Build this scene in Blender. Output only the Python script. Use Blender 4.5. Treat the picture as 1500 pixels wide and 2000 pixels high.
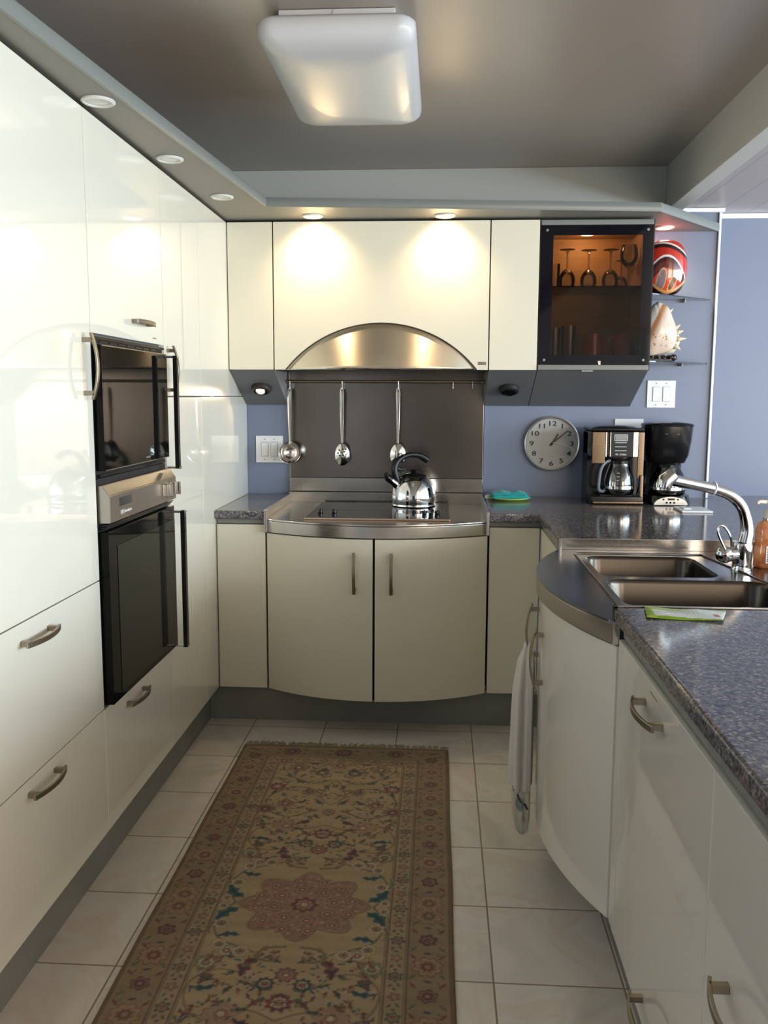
import bpy, bmesh, math, random
import numpy as np
from mathutils import Vector, Matrix
PI = math.pi
random.seed(7)
for o in list(bpy.data.objects):
    bpy.data.objects.remove(o)
SC = bpy.context.scene
COL = SC.collection

# ------------------------------------------------------------------ camera
CAM_H, YAW, PITCH, ROLL, FPX = 1.3937, 0.0631, 0.1299, 0.0039, 1745.0
F = Vector((-math.sin(YAW)*math.cos(PITCH), math.cos(YAW)*math.cos(PITCH), -math.sin(PITCH)))
RT = Vector((math.cos(YAW), math.sin(YAW), 0)); UP = RT.cross(F)
R2 = RT*math.cos(ROLL)+UP*math.sin(ROLL); U2 = -RT*math.sin(ROLL)+UP*math.cos(ROLL)
cd = bpy.data.cameras.new('camera'); cam = bpy.data.objects.new('camera', cd); COL.objects.link(cam)
cd.sensor_fit = 'VERTICAL'; cd.sensor_height = 36; cd.lens = 36*FPX/2000; cd.clip_start = 0.05
M = Matrix((( R2.x, U2.x, -F.x, 0), (R2.y, U2.y, -F.y, 0), (R2.z, U2.z, -F.z, CAM_H), (0, 0, 0, 1)))
cam.matrix_world = M
SC.camera = cam

# ------------------------------------------------------------------ world, lights, exposure
SC.view_settings.view_transform = 'Standard'; SC.view_settings.look = 'None'
SC.view_settings.gamma = 1; SC.view_settings.use_curve_mapping = False
SC.view_settings.exposure = 0.25
w = bpy.data.worlds.new('sky'); SC.world = w; w.use_nodes = True
wb = w.node_tree.nodes['Background']; wb.inputs[0].default_value = (0.86, 0.92, 1.0, 1); wb.inputs[1].default_value = 1.3

def area(name, loc, rot, sx, sy, power, color):
    l = bpy.data.lights.new(name, 'AREA'); l.shape = 'RECTANGLE'; l.size = sx; l.size_y = sy
    l.energy = power; l.color = color
    o = bpy.data.objects.new(name, l); COL.objects.link(o); o.location = loc; o.rotation_euler = rot
    return o
# daylight through the living-room windows on the right; added warm fill at made-up doors behind the camera
area('daylight_right_window', (5.12, 0.4, 1.56), (0, PI/2, 0), 1.4, 6.4, 390, (0.71, 0.87, 1.0))
area('added_rear_fill', (3.8, -3.9, 1.25), (PI/2, 0, 0), 2.3, 2.0, 150, (1.0, 0.82, 0.62))

# ------------------------------------------------------------------ materials
def mat(name, color, rough=0.5, metal=0.0, coat=0.0, spec=0.5, emit=None, es=0, trans=0, ior=1.45, aniso=0, alpha=1, sheen=0):
    m = bpy.data.materials.new(name); m.use_nodes = True
    b = m.node_tree.nodes['Principled BSDF']
    b.inputs['Base Color'].default_value = (*color, 1)
    b.inputs['Roughness'].default_value = rough; b.inputs['Metallic'].default_value = metal
    b.inputs['Coat Weight'].default_value = coat; b.inputs['Coat Roughness'].default_value = 0.03
    b.inputs['Specular IOR Level'].default_value = spec
    b.inputs['Transmission Weight'].default_value = trans; b.inputs['IOR'].default_value = ior
    b.inputs['Anisotropic'].default_value = aniso; b.inputs['Sheen Weight'].default_value = sheen
    if emit:
        b.inputs['Emission Color'].default_value = (*emit, 1); b.inputs['Emission Strength'].default_value = es
    return m
def nd(m, t, **kw):
    n = m.node_tree.nodes.new(t)
    for k, v in kw.items(): setattr(n, k, v)
    return n
def lk(m, a, b): m.node_tree.links.new(a, b)
def bsdf(m): return m.node_tree.nodes['Principled BSDF']
def coords(m, scale=(1, 1, 1), kind='Object'):
    tc = nd(m, 'ShaderNodeTexCoord'); mp = nd(m, 'ShaderNodeMapping'); mp.inputs['Scale'].default_value = scale
    lk(m, tc.outputs[kind], mp.inputs['Vector']); return mp.outputs['Vector']
def noise(m, vec, scale, detail=4, rough=0.5):
    n = nd(m, 'ShaderNodeTexNoise'); n.inputs['Scale'].default_value = scale; n.inputs['Detail'].default_value = detail
    n.inputs['Roughness'].default_value = rough; lk(m, vec, n.inputs['Vector']); return n.outputs['Fac']
def ramp(m, fac, stops, interp='LINEAR'):
    r = nd(m, 'ShaderNodeValToRGB'); r.color_ramp.interpolation = interp; e = r.color_ramp.elements
    while len(e) < len(stops): e.new(0.5)
    for i, (p, c) in enumerate(stops):
        e[i].position = p; e[i].color = (*c, 1) if len(c) == 3 else c
    lk(m, fac, r.inputs['Fac']); return r.outputs['Color']
def bump(m, h, strength=0.1, dist=0.001):
    b = nd(m, 'ShaderNodeBump'); b.inputs['Strength'].default_value = strength; b.inputs['Distance'].default_value = dist
    lk(m, h, b.inputs['Height']); lk(m, b.outputs['Normal'], bsdf(m).inputs['Normal'])
def mapr(m, f, a, b):
    n = nd(m, 'ShaderNodeMapRange'); n.inputs['To Min'].default_value = a; n.inputs['To Max'].default_value = b
    lk(m, f, n.inputs['Value']); return n.outputs['Result']
def paint(name, color, rough, spec=0.5, coat=0):
    m = mat(name, color, rough, spec=spec, coat=coat)
    v = coords(m); bump(m, noise(m, v, 220, 3), 0.06, 0.0006)
    lk(m, mapr(m, noise(m, v, 3, 2), rough-0.03, rough+0.03), bsdf(m).inputs['Roughness'])
    return m
def brushed(name, color, rough, stretch, aniso=0.0):
    m = mat(name, color, rough, 1.0, aniso=aniso)
    v = coords(m, stretch); n = noise(m, v, 60, 3)
    lk(m, mapr(m, n, rough-0.07, rough+0.07), bsdf(m).inputs['Roughness'])
    lk(m, ramp(m, noise(m, coords(m, (1, 1, 1)), 5, 3), [(0.3, tuple(c*0.9 for c in color)), (0.7, tuple(min(1, c*1.08) for c in color))]), bsdf(m).inputs['Base Color'])
    bump(m, n, 0.015, 0.0003)
    return m

M_GLOSS = mat('glossy_cream_lacquer', (0.80, 0.763, 0.648), 0.28, coat=1.0)
bump(M_GLOSS, noise(M_GLOSS, coords(M_GLOSS), 3, 1), 0.01, 0.001)
M_SATIN = mat('satin_cream_lacquer', (0.77, 0.718, 0.575), 0.33, coat=0.12)
bump(M_SATIN, noise(M_SATIN, coords(M_SATIN), 300, 2), 0.04, 0.0005)
M_GAP = mat('dark_carcass_edge', (0.02, 0.02, 0.02), 0.6)
M_CARC = mat('cabinet_carcass', (0.16, 0.155, 0.14), 0.6)
M_GREY = paint('grey_laminate', (0.145, 0.15, 0.155), 0.5)
M_KICK = brushed('grey_aluminium_kick', (0.27, 0.27, 0.245), 0.5, (1, 1, 12))
bsdf(M_KICK).inputs['Metallic'].default_value = 0.3
M_STEEL = brushed('brushed_stainless', (0.52, 0.49, 0.45), 0.24, (0.3, 0.3, 6))
M_STEELH = brushed('satin_stainless_top', (0.50, 0.47, 0.43), 0.2, (2, 25, 2))
M_SPLASH = brushed('dark_brushed_backsplash', (0.235, 0.21, 0.19), 0.2, (40, 1, 1))
M_SPLASH.node_tree.nodes['Principled BSDF'].inputs['Metallic'].default_value = 0.95
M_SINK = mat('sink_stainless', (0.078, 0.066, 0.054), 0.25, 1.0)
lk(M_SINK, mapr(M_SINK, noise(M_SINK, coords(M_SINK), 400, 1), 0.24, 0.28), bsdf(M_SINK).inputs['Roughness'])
M_NICKEL = brushed('brushed_nickel', (0.32, 0.275, 0.21), 0.34, (6, 6, 40))
M_CHROME = mat('polished_chrome', (0.62, 0.61, 0.60), 0.07, 1.0)
M_UTENSIL = mat('polished_utensil_steel', (0.68, 0.66, 0.63), 0.13, 1.0)
M_BLACK = mat('black_plastic', (0.008, 0.008, 0.0085), 0.16, spec=0.4)
M_BLACKM = mat('matte_black', (0.014, 0.014, 0.015), 0.55)
M_BLKGLASS = mat('black_oven_glass', (0.004, 0.004, 0.0035), 0.03, ior=1.2)
M_OVGLASS = mat('smoked_oven_window', (0.019, 0.018, 0.013), 0.05, ior=1.22)
M_WALL = paint('blue_grey_wall_paint', (0.185, 0.216, 0.30), 0.42)
M_CEIL = paint('satin_grey_ceiling_paint', (0.47, 0.42, 0.37), 0.33, 0.8)
M_BAND = paint('lit_ceiling_paint', (0.56, 0.59, 0.565), 0.4)
M_BEAM = paint('warm_grey_beam_paint', (0.62, 0.605, 0.55), 0.4)
M_SOFF = paint('soffit_grey_paint', (0.235, 0.225, 0.195), 0.42)
M_RAIL = paint('soffit_edge_grey', (0.19, 0.20, 0.185), 0.35)
M_WHITE = mat('white_plastic', (0.80, 0.80, 0.80), 0.35)
M_BEAD = mat('white_gloss_bead', (0.85, 0.86, 0.9), 0.3)
M_FIX = mat('white_acrylic_diffuser', (0.66, 0.66, 0.67), 0.3, coat=0.25)
bsdf(M_FIX).inputs['Subsurface Weight'].default_value = 0.0

# plank ceiling of the next room
M_PLANK = mat('painted_plank_ceiling', (0.48, 0.43, 0.415), 0.35)
tc = nd(M_PLANK, 'ShaderNodeTexCoord'); sx = nd(M_PLANK, 'ShaderNodeSeparateXYZ'); lk(M_PLANK, tc.outputs['Object'], sx.inputs[0])
def mth(m, op, a, b=None):
    n = nd(m, 'ShaderNodeMath', operation=op)
    for i, q in enumerate((a, b)):
        if q is None: continue
        if isinstance(q, (int, float)): n.inputs[i].default_value = q
        else: lk(m, q, n.inputs[i])
    return n.outputs[0]
pm = mth(M_PLANK, 'LESS_THAN', mth(M_PLANK, 'PINGPONG', sx.outputs['X'], 0.07), 0.0022)
mx = nd(M_PLANK, 'ShaderNodeMix', data_type='RGBA'); lk(M_PLANK, pm, mx.inputs['Factor'])
mx.inputs['A'].default_value = (0.48, 0.43, 0.415, 1); mx.inputs['B'].default_value = (0.30, 0.28, 0.28, 1)
lk(M_PLANK, mx.outputs['Result'], bsdf(M_PLANK).inputs['Base Color'])

# granite: speckled grey, black, beige
M_GRAN = mat('speckled_granite', (0.2, 0.2, 0.2), 0.11)
v = coords(M_GRAN)
vo = nd(M_GRAN, 'ShaderNodeTexVoronoi'); vo.inputs['Scale'].default_value = 210; lk(M_GRAN, v, vo.inputs['Vector'])
sp = nd(M_GRAN, 'ShaderNodeSeparateColor'); lk(M_GRAN, vo.outputs['Color'], sp.inputs[0])
c1 = ramp(M_GRAN, sp.outputs[0], [(0.0, (0.02, 0.02, 0.024)), (0.25, (0.07, 0.07, 0.082)), (0.5, (0.15, 0.14, 0.145)), (0.78, (0.25, 0.215, 0.19)), (0.92, (0.45, 0.39, 0.33))], 'CONSTANT')
c2 = ramp(M_GRAN, noise(M_GRAN, v, 90, 5, 0.7), [(0.38, (0.02, 0.021, 0.028)), (0.5, (0.15, 0.14, 0.145)), (0.66, (0.26, 0.225, 0.20))])
mg = nd(M_GRAN, 'ShaderNodeMix', data_type='RGBA'); mg.inputs['Factor'].default_value = 0.45
lk(M_GRAN, c1, mg.inputs['A']); lk(M_GRAN, c2, mg.inputs['B']); lk(M_GRAN, mg.outputs['Result'], bsdf(M_GRAN).inputs['Base Color'])

# marble tile floor with grout
M_TILE = mat('pink_white_marble_tiles', (0.6, 0.55, 0.5), 0.22)
tc = nd(M_TILE, 'ShaderNodeTexCoord'); sx = nd(M_TILE, 'ShaderNodeSeparateXYZ'); lk(M_TILE, tc.outputs['Object'], sx.inputs[0])
TX, TY = 0.308, 0.3222
ux = mth(M_TILE, 'DIVIDE', mth(M_TILE, 'SUBTRACT', sx.outputs['X'], 0.1417), TX)
uy = mth(M_TILE, 'DIVIDE', mth(M_TILE, 'SUBTRACT', sx.outputs['Y'], 3.2765), TY)
dx = mth(M_TILE, 'PINGPONG', ux, 0.5); dy = mth(M_TILE, 'PINGPONG', uy, 0.5)
dmin = mth(M_TILE, 'MINIMUM', dx, dy)
gm = mth(M_TILE, 'LESS_THAN', dmin, 0.0075)
cid = nd(M_TILE, 'ShaderNodeCombineXYZ'); lk(M_TILE, mth(M_TILE, 'FLOOR', ux), cid.inputs[0]); lk(M_TILE, mth(M_TILE, 'FLOOR', uy), cid.inputs[1])
wn = nd(M_TILE, 'ShaderNodeTexWhiteNoise'); lk(M_TILE, cid.outputs[0], wn.inputs['Vector'])
vadd = nd(M_TILE, 'ShaderNodeVectorMath', operation='MULTIPLY_ADD'); lk(M_TILE, wn.outputs['Color'], vadd.inputs[0]); vadd.inputs[1].default_value = (3, 3, 3); lk(M_TILE, tc.outputs['Object'], vadd.inputs[2])
wv = nd(M_TILE, 'ShaderNodeTexNoise'); wv.inputs['Scale'].default_value = 2.6; wv.inputs['Detail'].default_value = 6; wv.inputs['Distortion'].default_value = 1.6; lk(M_TILE, vadd.outputs[0], wv.inputs['Vector'])
tcol = ramp(M_TILE, wv.outputs['Fac'], [(0.26, (0.56, 0.51, 0.44)), (0.44, (0.72, 0.66, 0.57)), (0.50, (0.71, 0.61, 0.52)), (0.56, (0.74, 0.68, 0.60)), (0.75, (0.65, 0.60, 0.52))])
mt = nd(M_TILE, 'ShaderNodeMix', data_type='RGBA'); lk(M_TILE, gm, mt.inputs['Factor']); lk(M_TILE, tcol, mt.inputs['A']); mt.inputs['B'].default_value = (0.28, 0.215, 0.155, 1)
lk(M_TILE, mt.outputs['Result'], bsdf(M_TILE).inputs['Base Color'])
lk(M_TILE, mapr(M_TILE, gm, 0.2, 0.7), bsdf(M_TILE).inputs['Roughness'])
bump(M_TILE, mth(M_TILE, 'MINIMUM', dmin, 0.012), 0.5, 0.05)

def vcol_mat(name, rough, coat=0, attr='paint', sheen=0, bumps=None):
    m = mat(name, (0.5, 0.5, 0.5), rough, coat=coat, sheen=sheen)
    a = nd(m, 'ShaderNodeVertexColor', layer_name=attr); lk(m, a.outputs['Color'], bsdf(m).inputs['Base Color'])
    if bumps: bump(m, noise(m, coords(m), bumps[0], 3), bumps[1], bumps[2])
    return m
def glass(name, color=(1, 1, 1), rough=0.0, ior=1.45):
    m = mat(name, color, rough, trans=1.0, ior=ior); return m
def tinted(name, color, ior=1.5):      # thin smoked pane: tinted see-through plus mirror reflection
    m = bpy.data.materials.new(name); m.use_nodes = True; nt = m.node_tree; nt.nodes.clear()
    out = nd(m, 'ShaderNodeOutputMaterial'); mix = nd(m, 'ShaderNodeMixShader'); fr = nd(m, 'ShaderNodeFresnel'); fr.inputs[0].default_value = ior
    t = nd(m, 'ShaderNodeBsdfTransparent'); t.inputs[0].default_value = (*color, 1)
    g = nd(m, 'ShaderNodeBsdfGlossy'); g.inputs['Roughness'].default_value = 0.02
    lk(m, fr.outputs[0], mix.inputs[0]); lk(m, t.outputs[0], mix.inputs[1]); lk(m, g.outputs[0], mix.inputs[2]); lk(m, mix.outputs[0], out.inputs[0])
    return m
M_CLEAR = tinted('clear_thin_glass', (0.93, 0.94, 0.93), 1.6)
M_SHELF = tinted('green_edged_glass', (0.52, 0.60, 0.60), 1.5)
M_SMOKE = tinted('smoked_door_glass', (0.54, 0.48, 0.41), 1.3)

# ------------------------------------------------------------------ mesh helpers
def NB(): return bmesh.new()
def box(bm, x0, x1, y0, y1, z0, z1, bev=0.0, seg=2):
    if x0 > x1: x0, x1 = x1, x0
    if y0 > y1: y0, y1 = y1, y0
    if z0 > z1: z0, z1 = z1, z0
    r = bmesh.ops.create_cube(bm, size=1)
    vs = r['verts']
    for q in vs: q.co = Vector(((x0+x1)/2+q.co.x*(x1-x0), (y0+y1)/2+q.co.y*(y1-y0), (z0+z1)/2+q.co.z*(z1-z0)))
    if bev:
        es = list({e for q in vs for e in q.link_edges})
        bmesh.ops.bevel(bm, geom=es, offset=bev, segments=seg, profile=0.5, affect='EDGES')
def prism(bm, pts, a0, a1, axis='z', bev=0, seg=2):
    def P(p, a):
        if axis == 'z': return (p[0], p[1], a)
        if axis == 'x': return (a, p[0], p[1])
        return (p[0], a, p[1])
    v0 = [bm.verts.new(P(p, a0)) for p in pts]; v1 = [bm.verts.new(P(p, a1)) for p in pts]
    n = len(pts); fs = [bm.faces.new(v0), bm.faces.new(v1)]
    for i in range(n): fs.append(bm.faces.new((v0[i], v0[(i+1) % n], v1[(i+1) % n], v1[i])))
    bmesh.ops.recalc_face_normals(bm, faces=fs)
    if bev:
        es = [e for e in fs[0].edges]+[e for e in fs[1].edges]
        bmesh.ops.bevel(bm, geom=es, offset=bev, segments=seg, profile=0.5, affect='EDGES')
def frame_of(d):
    d = d.normalized(); a = Vector((0, 0, 1)) if abs(d.z) < 0.9 else Vector((0, 1, 0))
    s = d.cross(a).normalized(); return s, s.cross(d).normalized()
def tube(bm, pts, r, seg=12, caps=True, closed=False, sq=None):
    pts = [Vector(p) for p in pts]; n = len(pts)
    rs = r if isinstance(r, (list, tuple)) else [r]*n
    rings = []; s = None
    for i, p in enumerate(pts):
        if closed: d = pts[(i+1) % n]-pts[i-1]
        else: d = pts[min(i+1, n-1)]-pts[max(i-1, 0)]
        d.normalize()
        if s is None: s, u = frame_of(d)
        else:
            s = (s-d*s.dot(d)).normalized(); u = s.cross(d).normalized()
        ring = []
        for k in range(seg):
            a = 2*PI*k/seg; ca, sa = math.cos(a), math.sin(a)
            if sq: ca *= sq[0]; sa *= sq[1]
            ring.append(bm.verts.new(p+(s*ca+u*sa)*rs[i]))
        rings.append(ring)
    fs = []
    for i in range(n if closed else n-1):
        a, b = rings[i], rings[(i+1) % n]
        for k in range(seg): fs.append(bm.faces.new((a[k], a[(k+1) % seg], b[(k+1) % seg], b[k])))
    if caps and not closed: fs += [bm.faces.new(rings[0]), bm.faces.new(rings[-1])]
    bmesh.ops.recalc_face_normals(bm, faces=fs)
def lathe(bm, prof, c=(0, 0, 0), seg=40, sx=1, sy=1, axis='z'):
    rings = []
    for r, z in prof:
        ring = []
        for k in range(seg):
            a = 2*PI*k/seg; p = (r*math.cos(a)*sx, r*math.sin(a)*sy, z)
            if axis == 'y': p = (p[0], -p[2], p[1])      # profile height runs towards -Y
            if axis == 'x': p = (p[2], p[1], p[0])
            ring.append(bm.verts.new((c[0]+p[0], c[1]+p[1], c[2]+p[2])))
        rings.append(ring)
    fs = []
    for i in range(len(prof)-1):
        for k in range(seg): fs.append(bm.faces.new((rings[i][k], rings[i][(k+1) % seg], rings[i+1][(k+1) % seg], rings[i+1][k])))
    for i in (0, -1):
        if prof[i][0] > 1e-6: fs.append(bm.faces.new(rings[i]))
    bmesh.ops.remove_doubles(bm, verts=[q for rg in rings for q in rg], dist=1e-6)
    bmesh.ops.recalc_face_normals(bm, faces=[f for f in fs if f.is_valid])
def cyl(bm, c, r, h, axis='z', seg=28, bev=0.0):
    b = bev; prof = [(0, 0), (r-b, 0), (r, b), (r, h-b), (r-b, h), (0, h)] if b else [(0, 0), (r, 0), (r, h), (0, h)]
    lathe(bm, prof, c, seg, axis=axis)
def ball(bm, c, r, sx=1, sy=1, sz=1, seg=24):
    q = bmesh.ops.create_uvsphere(bm, u_segments=seg, v_segments=seg//2, radius=r)
    for k in q['verts']: k.co = Vector((c[0]+k.co.x*sx, c[1]+k.co.y*sy, c[2]+k.co.z*sz))
ORG = {}
def sharpen(bm, ang=0.6):
    for f in bm.faces: f.smooth = True
    for e in bm.edges:
        if len(e.link_faces) == 2:
            if e.calc_face_angle(0) > ang: e.smooth = False
def tag(o, label=None, cat=None, group=None, kind=None):
    if label: o['label'] = label
    if cat: o['category'] = cat
    if group: o['group'] = group
    if kind: o['kind'] = kind
    return o
def root_of(p):
    while p.parent: p = p.parent
    return p
def obj(name, bm, m, parent=None, origin=None, smooth=True, ang=0.6):
    """link the bmesh (world coordinates) as one mesh object, below parent or with its own origin"""
    if smooth: sharpen(bm, ang)
    og = Vector(origin) if origin is not None else (ORG[root_of(parent).name] if parent else Vector((0, 0, 0)))
    for q in bm.verts: q.co -= og
    me = bpy.data.meshes.new(name); bm.to_mesh(me); bm.free()
    for mm in (m if isinstance(m, list) else [m]): me.materials.append(mm)
    o = bpy.data.objects.new(name, me); COL.objects.link(o)
    if smooth and ang <= 0.6:
        wn_ = o.modifiers.new('weighted', 'WEIGHTED_NORMAL'); wn_.keep_sharp = True; wn_.weight = 100
    if parent: o.parent = parent
    else: o.location = og; ORG[o.name] = og
    return o
def empty(name, loc, label, cat, group=None):
    o = bpy.data.objects.new(name, None); COL.objects.link(o); o.location = loc; o.empty_display_size = 0.05
    ORG[o.name] = Vector(loc); tag(o, label, cat, group); return o
def struct(name, bm, m, smooth=True):
    o = obj(name, bm, m, origin=(0, 0, 0), smooth=smooth); o['kind'] = 'structure'; return o
def copy_tree(o, parent=None):
    c = o.copy(); COL.objects.link(c); c.parent = parent
    for ch in [k for k in COL.objects if k.parent == o]: copy_tree(ch, c)
    return c
def B(x0, x1, y0, y1, z0, z1, bev=0.0, seg=2):
    bm = NB(); box(bm, x0, x1, y0, y1, z0, z1, bev, seg); return bm
def text(name, s, size, m, parent, loc, rot=(PI/2, 0, 0), sx=1.0, depth=0.0004, align='CENTER', shear=0, bold=0.0):
    cu = bpy.data.curves.new(name, 'FONT'); cu.body = s; cu.size = size; cu.align_x = align; cu.align_y = 'CENTER'; cu.extrude = depth; cu.shear = shear
    cu.resolution_u = 3; cu.offset = bold
    t = bpy.data.objects.new(name, cu); COL.objects.link(t); bpy.context.view_layer.update()
    me = bpy.data.meshes.new_from_object(t.evaluated_get(bpy.context.evaluated_depsgraph_get()))
    bpy.data.objects.remove(t); bpy.data.curves.remove(cu)
    og = ORG[root_of(parent).name]
    mt_ = Matrix.Translation(Vector(loc)-og) @ (Matrix.Rotation(rot[2], 4, 'Z') @ Matrix.Rotation(rot[1], 4, 'Y') @ Matrix.Rotation(rot[0], 4, 'X')) @ Matrix.Diagonal((sx, 1, 1, 1))
    me.transform(mt_); me.materials.clear(); me.materials.append(m)
    o = bpy.data.objects.new(name, me); COL.objects.link(o); o.parent = parent; return o
def handle(parent, c, along, out, L=0.168, stand=0.034, w=0.012, th=0.006, m=None, name='handle'):
    """arched bar on two feet; c lies on the door's face"""
    c = Vector(c); al = Vector(along).normalized(); ou = Vector(out).normalized(); si = al.cross(ou)
    bm = NB(); N = 18; prev = None; fs = []
    for i in range(N+1):
        t = -1+2*i/N; p = c+al*(t*L/2)+ou*(stand*(1-0.42*t*t))
        d = (al*1+ou*(-0.84*t*stand/(L/2))).normalized(); nn = si.cross(d); nn = nn if nn.dot(ou) > 0 else -nn
        ring = [bm.verts.new(p+si*a*w/2+nn*b*th/2) for a, b in ((-1, -1), (1, -1), (1, 1), (-1, 1))]
        if prev:
            for k in range(4): fs.append(bm.faces.new((prev[k], prev[(k+1) % 4], ring[(k+1) % 4], ring[k])))
        else: fs.append(bm.faces.new(ring))
        prev = ring
    fs.append(bm.faces.new(prev))
    for s in (-1, 1):
        h0 = stand*(1-0.42*0.64)
        vs = []
        for z in (0.0, h0):
            for a, b in ((-1, -1), (1, -1), (1, 1), (-1, 1)):
                vs.append(bm.verts.new(c+al*(s*0.80*L/2+b*0.006)+si*a*w/2+ou*z))
        for k in range(4): fs.append(bm.faces.new((vs[k], vs[(k+1) % 4], vs[4+(k+1) % 4], vs[4+k])))
        fs.append(bm.faces.new(vs[:4])); fs.append(bm.faces.new(vs[4:]))
    bmesh.ops.recalc_face_normals(bm, faces=fs)
    bmesh.ops.bevel(bm, geom=[e for e in bm.edges if e.calc_face_angle(0) > 0.8], offset=0.0009, segments=1, affect='EDGES')
    return obj(name, bm, m or M_NICKEL, parent)
def arc(a0, a1, base, d, n=28):
    """points (along, out) of a shallow arc bulging by d towards smaller values of the second coordinate"""
    c = (a1-a0)/2; R = (c*c+d*d)/(2*d); mid = (a0+a1)/2; out = []
    for i in range(n+1):
        t = -c+2*c*i/n; out.append((mid+t, base-(math.sqrt(R*R-t*t)-(R-d))))
    return out

# ------------------------------------------------------------------ room shell
bm = NB(); box(bm, -1.65, 5.3, -4.1, 4.5, -0.1, 0.0); struct('floor', bm, M_TILE)
bm = NB(); box(bm, -1.65, 1.25, 4.265, 4.5, 0, 2.6); struct('wall_back', bm, M_WALL)
bm = NB(); box(bm, 1.2505, 5.3, 4.39, 4.5, 0, 2.6); struct('wall_back_right', bm, M_WALL)
bm = NB(); box(bm, -1.65, -1.535, -1.5, 4.264, 0, 2.6); box(bm, -1.65, -1.535, -4.0, -3.3, 0, 2.6); box(bm, -1.65, -1.535, -3.3, -1.5, 0, 0.7); box(bm, -1.65, -1.535, -3.3, -1.5, 2.2, 2.6)
struct('wall_left', bm, M_WALL)
bm = NB(); box(bm, -1.62, -1.58, -3.299, -3.25, 0.701, 2.199); box(bm, -1.62, -1.58, -1.55, -1.501, 0.701, 2.199); box(bm, -1.62, -1.58, -3.25, -1.55, 0.701, 0.75); box(bm, -1.62, -1.58, -3.25, -1.55, 2.15, 2.199); struct('added_window_3', bm, M_WHITE)  # unseen window, added to brighten reflections in the backsplash and hob
# right wall: sill, header and piers around a long window
bm = NB(); box(bm, 5.2, 5.3, -4.0, 4.389, 0, 0.5); box(bm, 5.2, 5.3, -4.0, 4.389, 2.2, 2.6)
for a, b in ((-4.0, -2.9), (3.7, 4.389)): box(bm, 5.2, 5.3, a, b, 0.5, 2.2)
struct('wall_right', bm, M_BEAM)
bm = NB()
for y in (-2.89, -1.19, 0.42, 2.05, 3.67): box(bm, 5.16, 5.199, y-0.02 if y > 0 else y, y+0.02, 0.51, 2.19)
box(bm, 5.16, 5.199, -2.89, 3.69, 0.505, 0.55); box(bm, 5.16, 5.199, -2.89, 3.69, 2.15, 2.195); struct('window_1', bm, M_WHITE)
bm = NB(); box(bm, -1.65, 5.3, -4.1, -4.0, 2.3, 2.6)
for a, b in ((-1.65, 2.6), (5.0, 5.3)): box(bm, a, b, -4.1, -4.0, 0, 2.3)
struct('wall_rear', bm, M_BEAM)
bm = NB()
for x in (2.64, 3.8, 4.96): box(bm, x-0.03, x+0.03, -3.99, -3.95, 0.01, 2.28)
box(bm, 2.61, 4.99, -3.99, -3.95, 2.22, 2.28); struct('added_window_2', bm, M_WHITE)  # made-up unseen door frames around the added rear fill
bm = NB(); box(bm, -0.80, 0.9, -3.999, -3.96, 0.002, 2.1, 0.003); struct('added_door_1', bm, mat('added_dark_door', (0.045, 0.032, 0.024), 0.4))  # unseen dark slab, added to darken what the backsplash reflects
bm = NB(); box(bm, -1.65, 1.0, -4.0, 4.264, 2.42, 2.52); struct('ceiling', bm, M_CEIL)
bm = NB(); box(bm, 1.075, 5.3, -4.0, 4.389, 2.236, 2.30); struct('ceiling', bm, M_PLANK)
bm = NB(); box(bm, 1.0, 1.075, -4.0, 4.264, 2.225, 2.60, 0.004); struct('trim_1', bm, M_BEAM)          # beam face
bm = NB(); box(bm, -1.53, 0.999, 4.25, 4.2645, 2.18, 2.419); struct('trim_2', bm, M_BAND)               # band above the soffit: ceiling paint lightened to look lit
bm = NB(); box(bm, 1.241, 1.2525, 4.252, 4.2648, 0.921, 2.222, 0.003); struct('trim_3', bm, M_BEAD)   # white corner bead
bm = NB(); box(bm, 1.0, 1.262, 4.238, 4.2648, 2.216, 2.235, 0.004); box(bm, 1.254, 5.2, 4.37, 4.389, 2.212, 2.2355, 0.004)
struct('trim_4', bm, M_BEAD)
# soffit with downlights
SOF = [(-1.53, 0.9), (-0.942, 0.93), (-0.713, 3.634), (0.866, 3.80), (1.235, 4.262), (-1.53, 4.262)]
bm = NB(); prism(bm, SOF, 2.136, 2.166); struct('trim_5', bm, M_SOFF)
def rail_profile(bm, pts, z0, z1, th):
    n = len(pts); rings = []
    for i, p in enumerate(pts):
        p = Vector(p); a = Vector(pts[max(i-1, 0)]); b = Vector(pts[min(i+1, n-1)])
        d1 = (p-a).normalized() if i else (b-p).normalized(); d2 = (b-p).normalized() if i < n-1 else d1
        n1 = Vector((d1.y, -d1.x)); n2 = Vector((d2.y, -d2.x)); mm = (n1+n2).normalized(); k = th/max(0.4, mm.dot(n1))
        prof = [(0, z0), (0.75, z0-0.002), (1, z0+0.008), (1, z1-0.012), (0.7, z1), (0, z1)]
        rings.append([bm.verts.new((p.x+mm.x*k*u, p.y+mm.y*k*u, zz)) for u, zz in prof])
    fs = []
    for i in range(n-1):
        for k in range(6): fs.append(bm.faces.new((rings[i][k], rings[i][(k+1) % 6], rings[i+1][(k+1) % 6], rings[i+1][k])))
    fs += [bm.faces.new(rings[0]), bm.faces.new(rings[-1])]
    bmesh.ops.recalc_face_normals(bm, faces=fs)
bm = NB(); rail_profile(bm, [(-0.942, 0.93), (-0.713, 3.634), (0.866, 3.80), (1.228, 4.25)], 2.134, 2.168, 0.016)
struct('trim_6', bm, M_RAIL)

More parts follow.
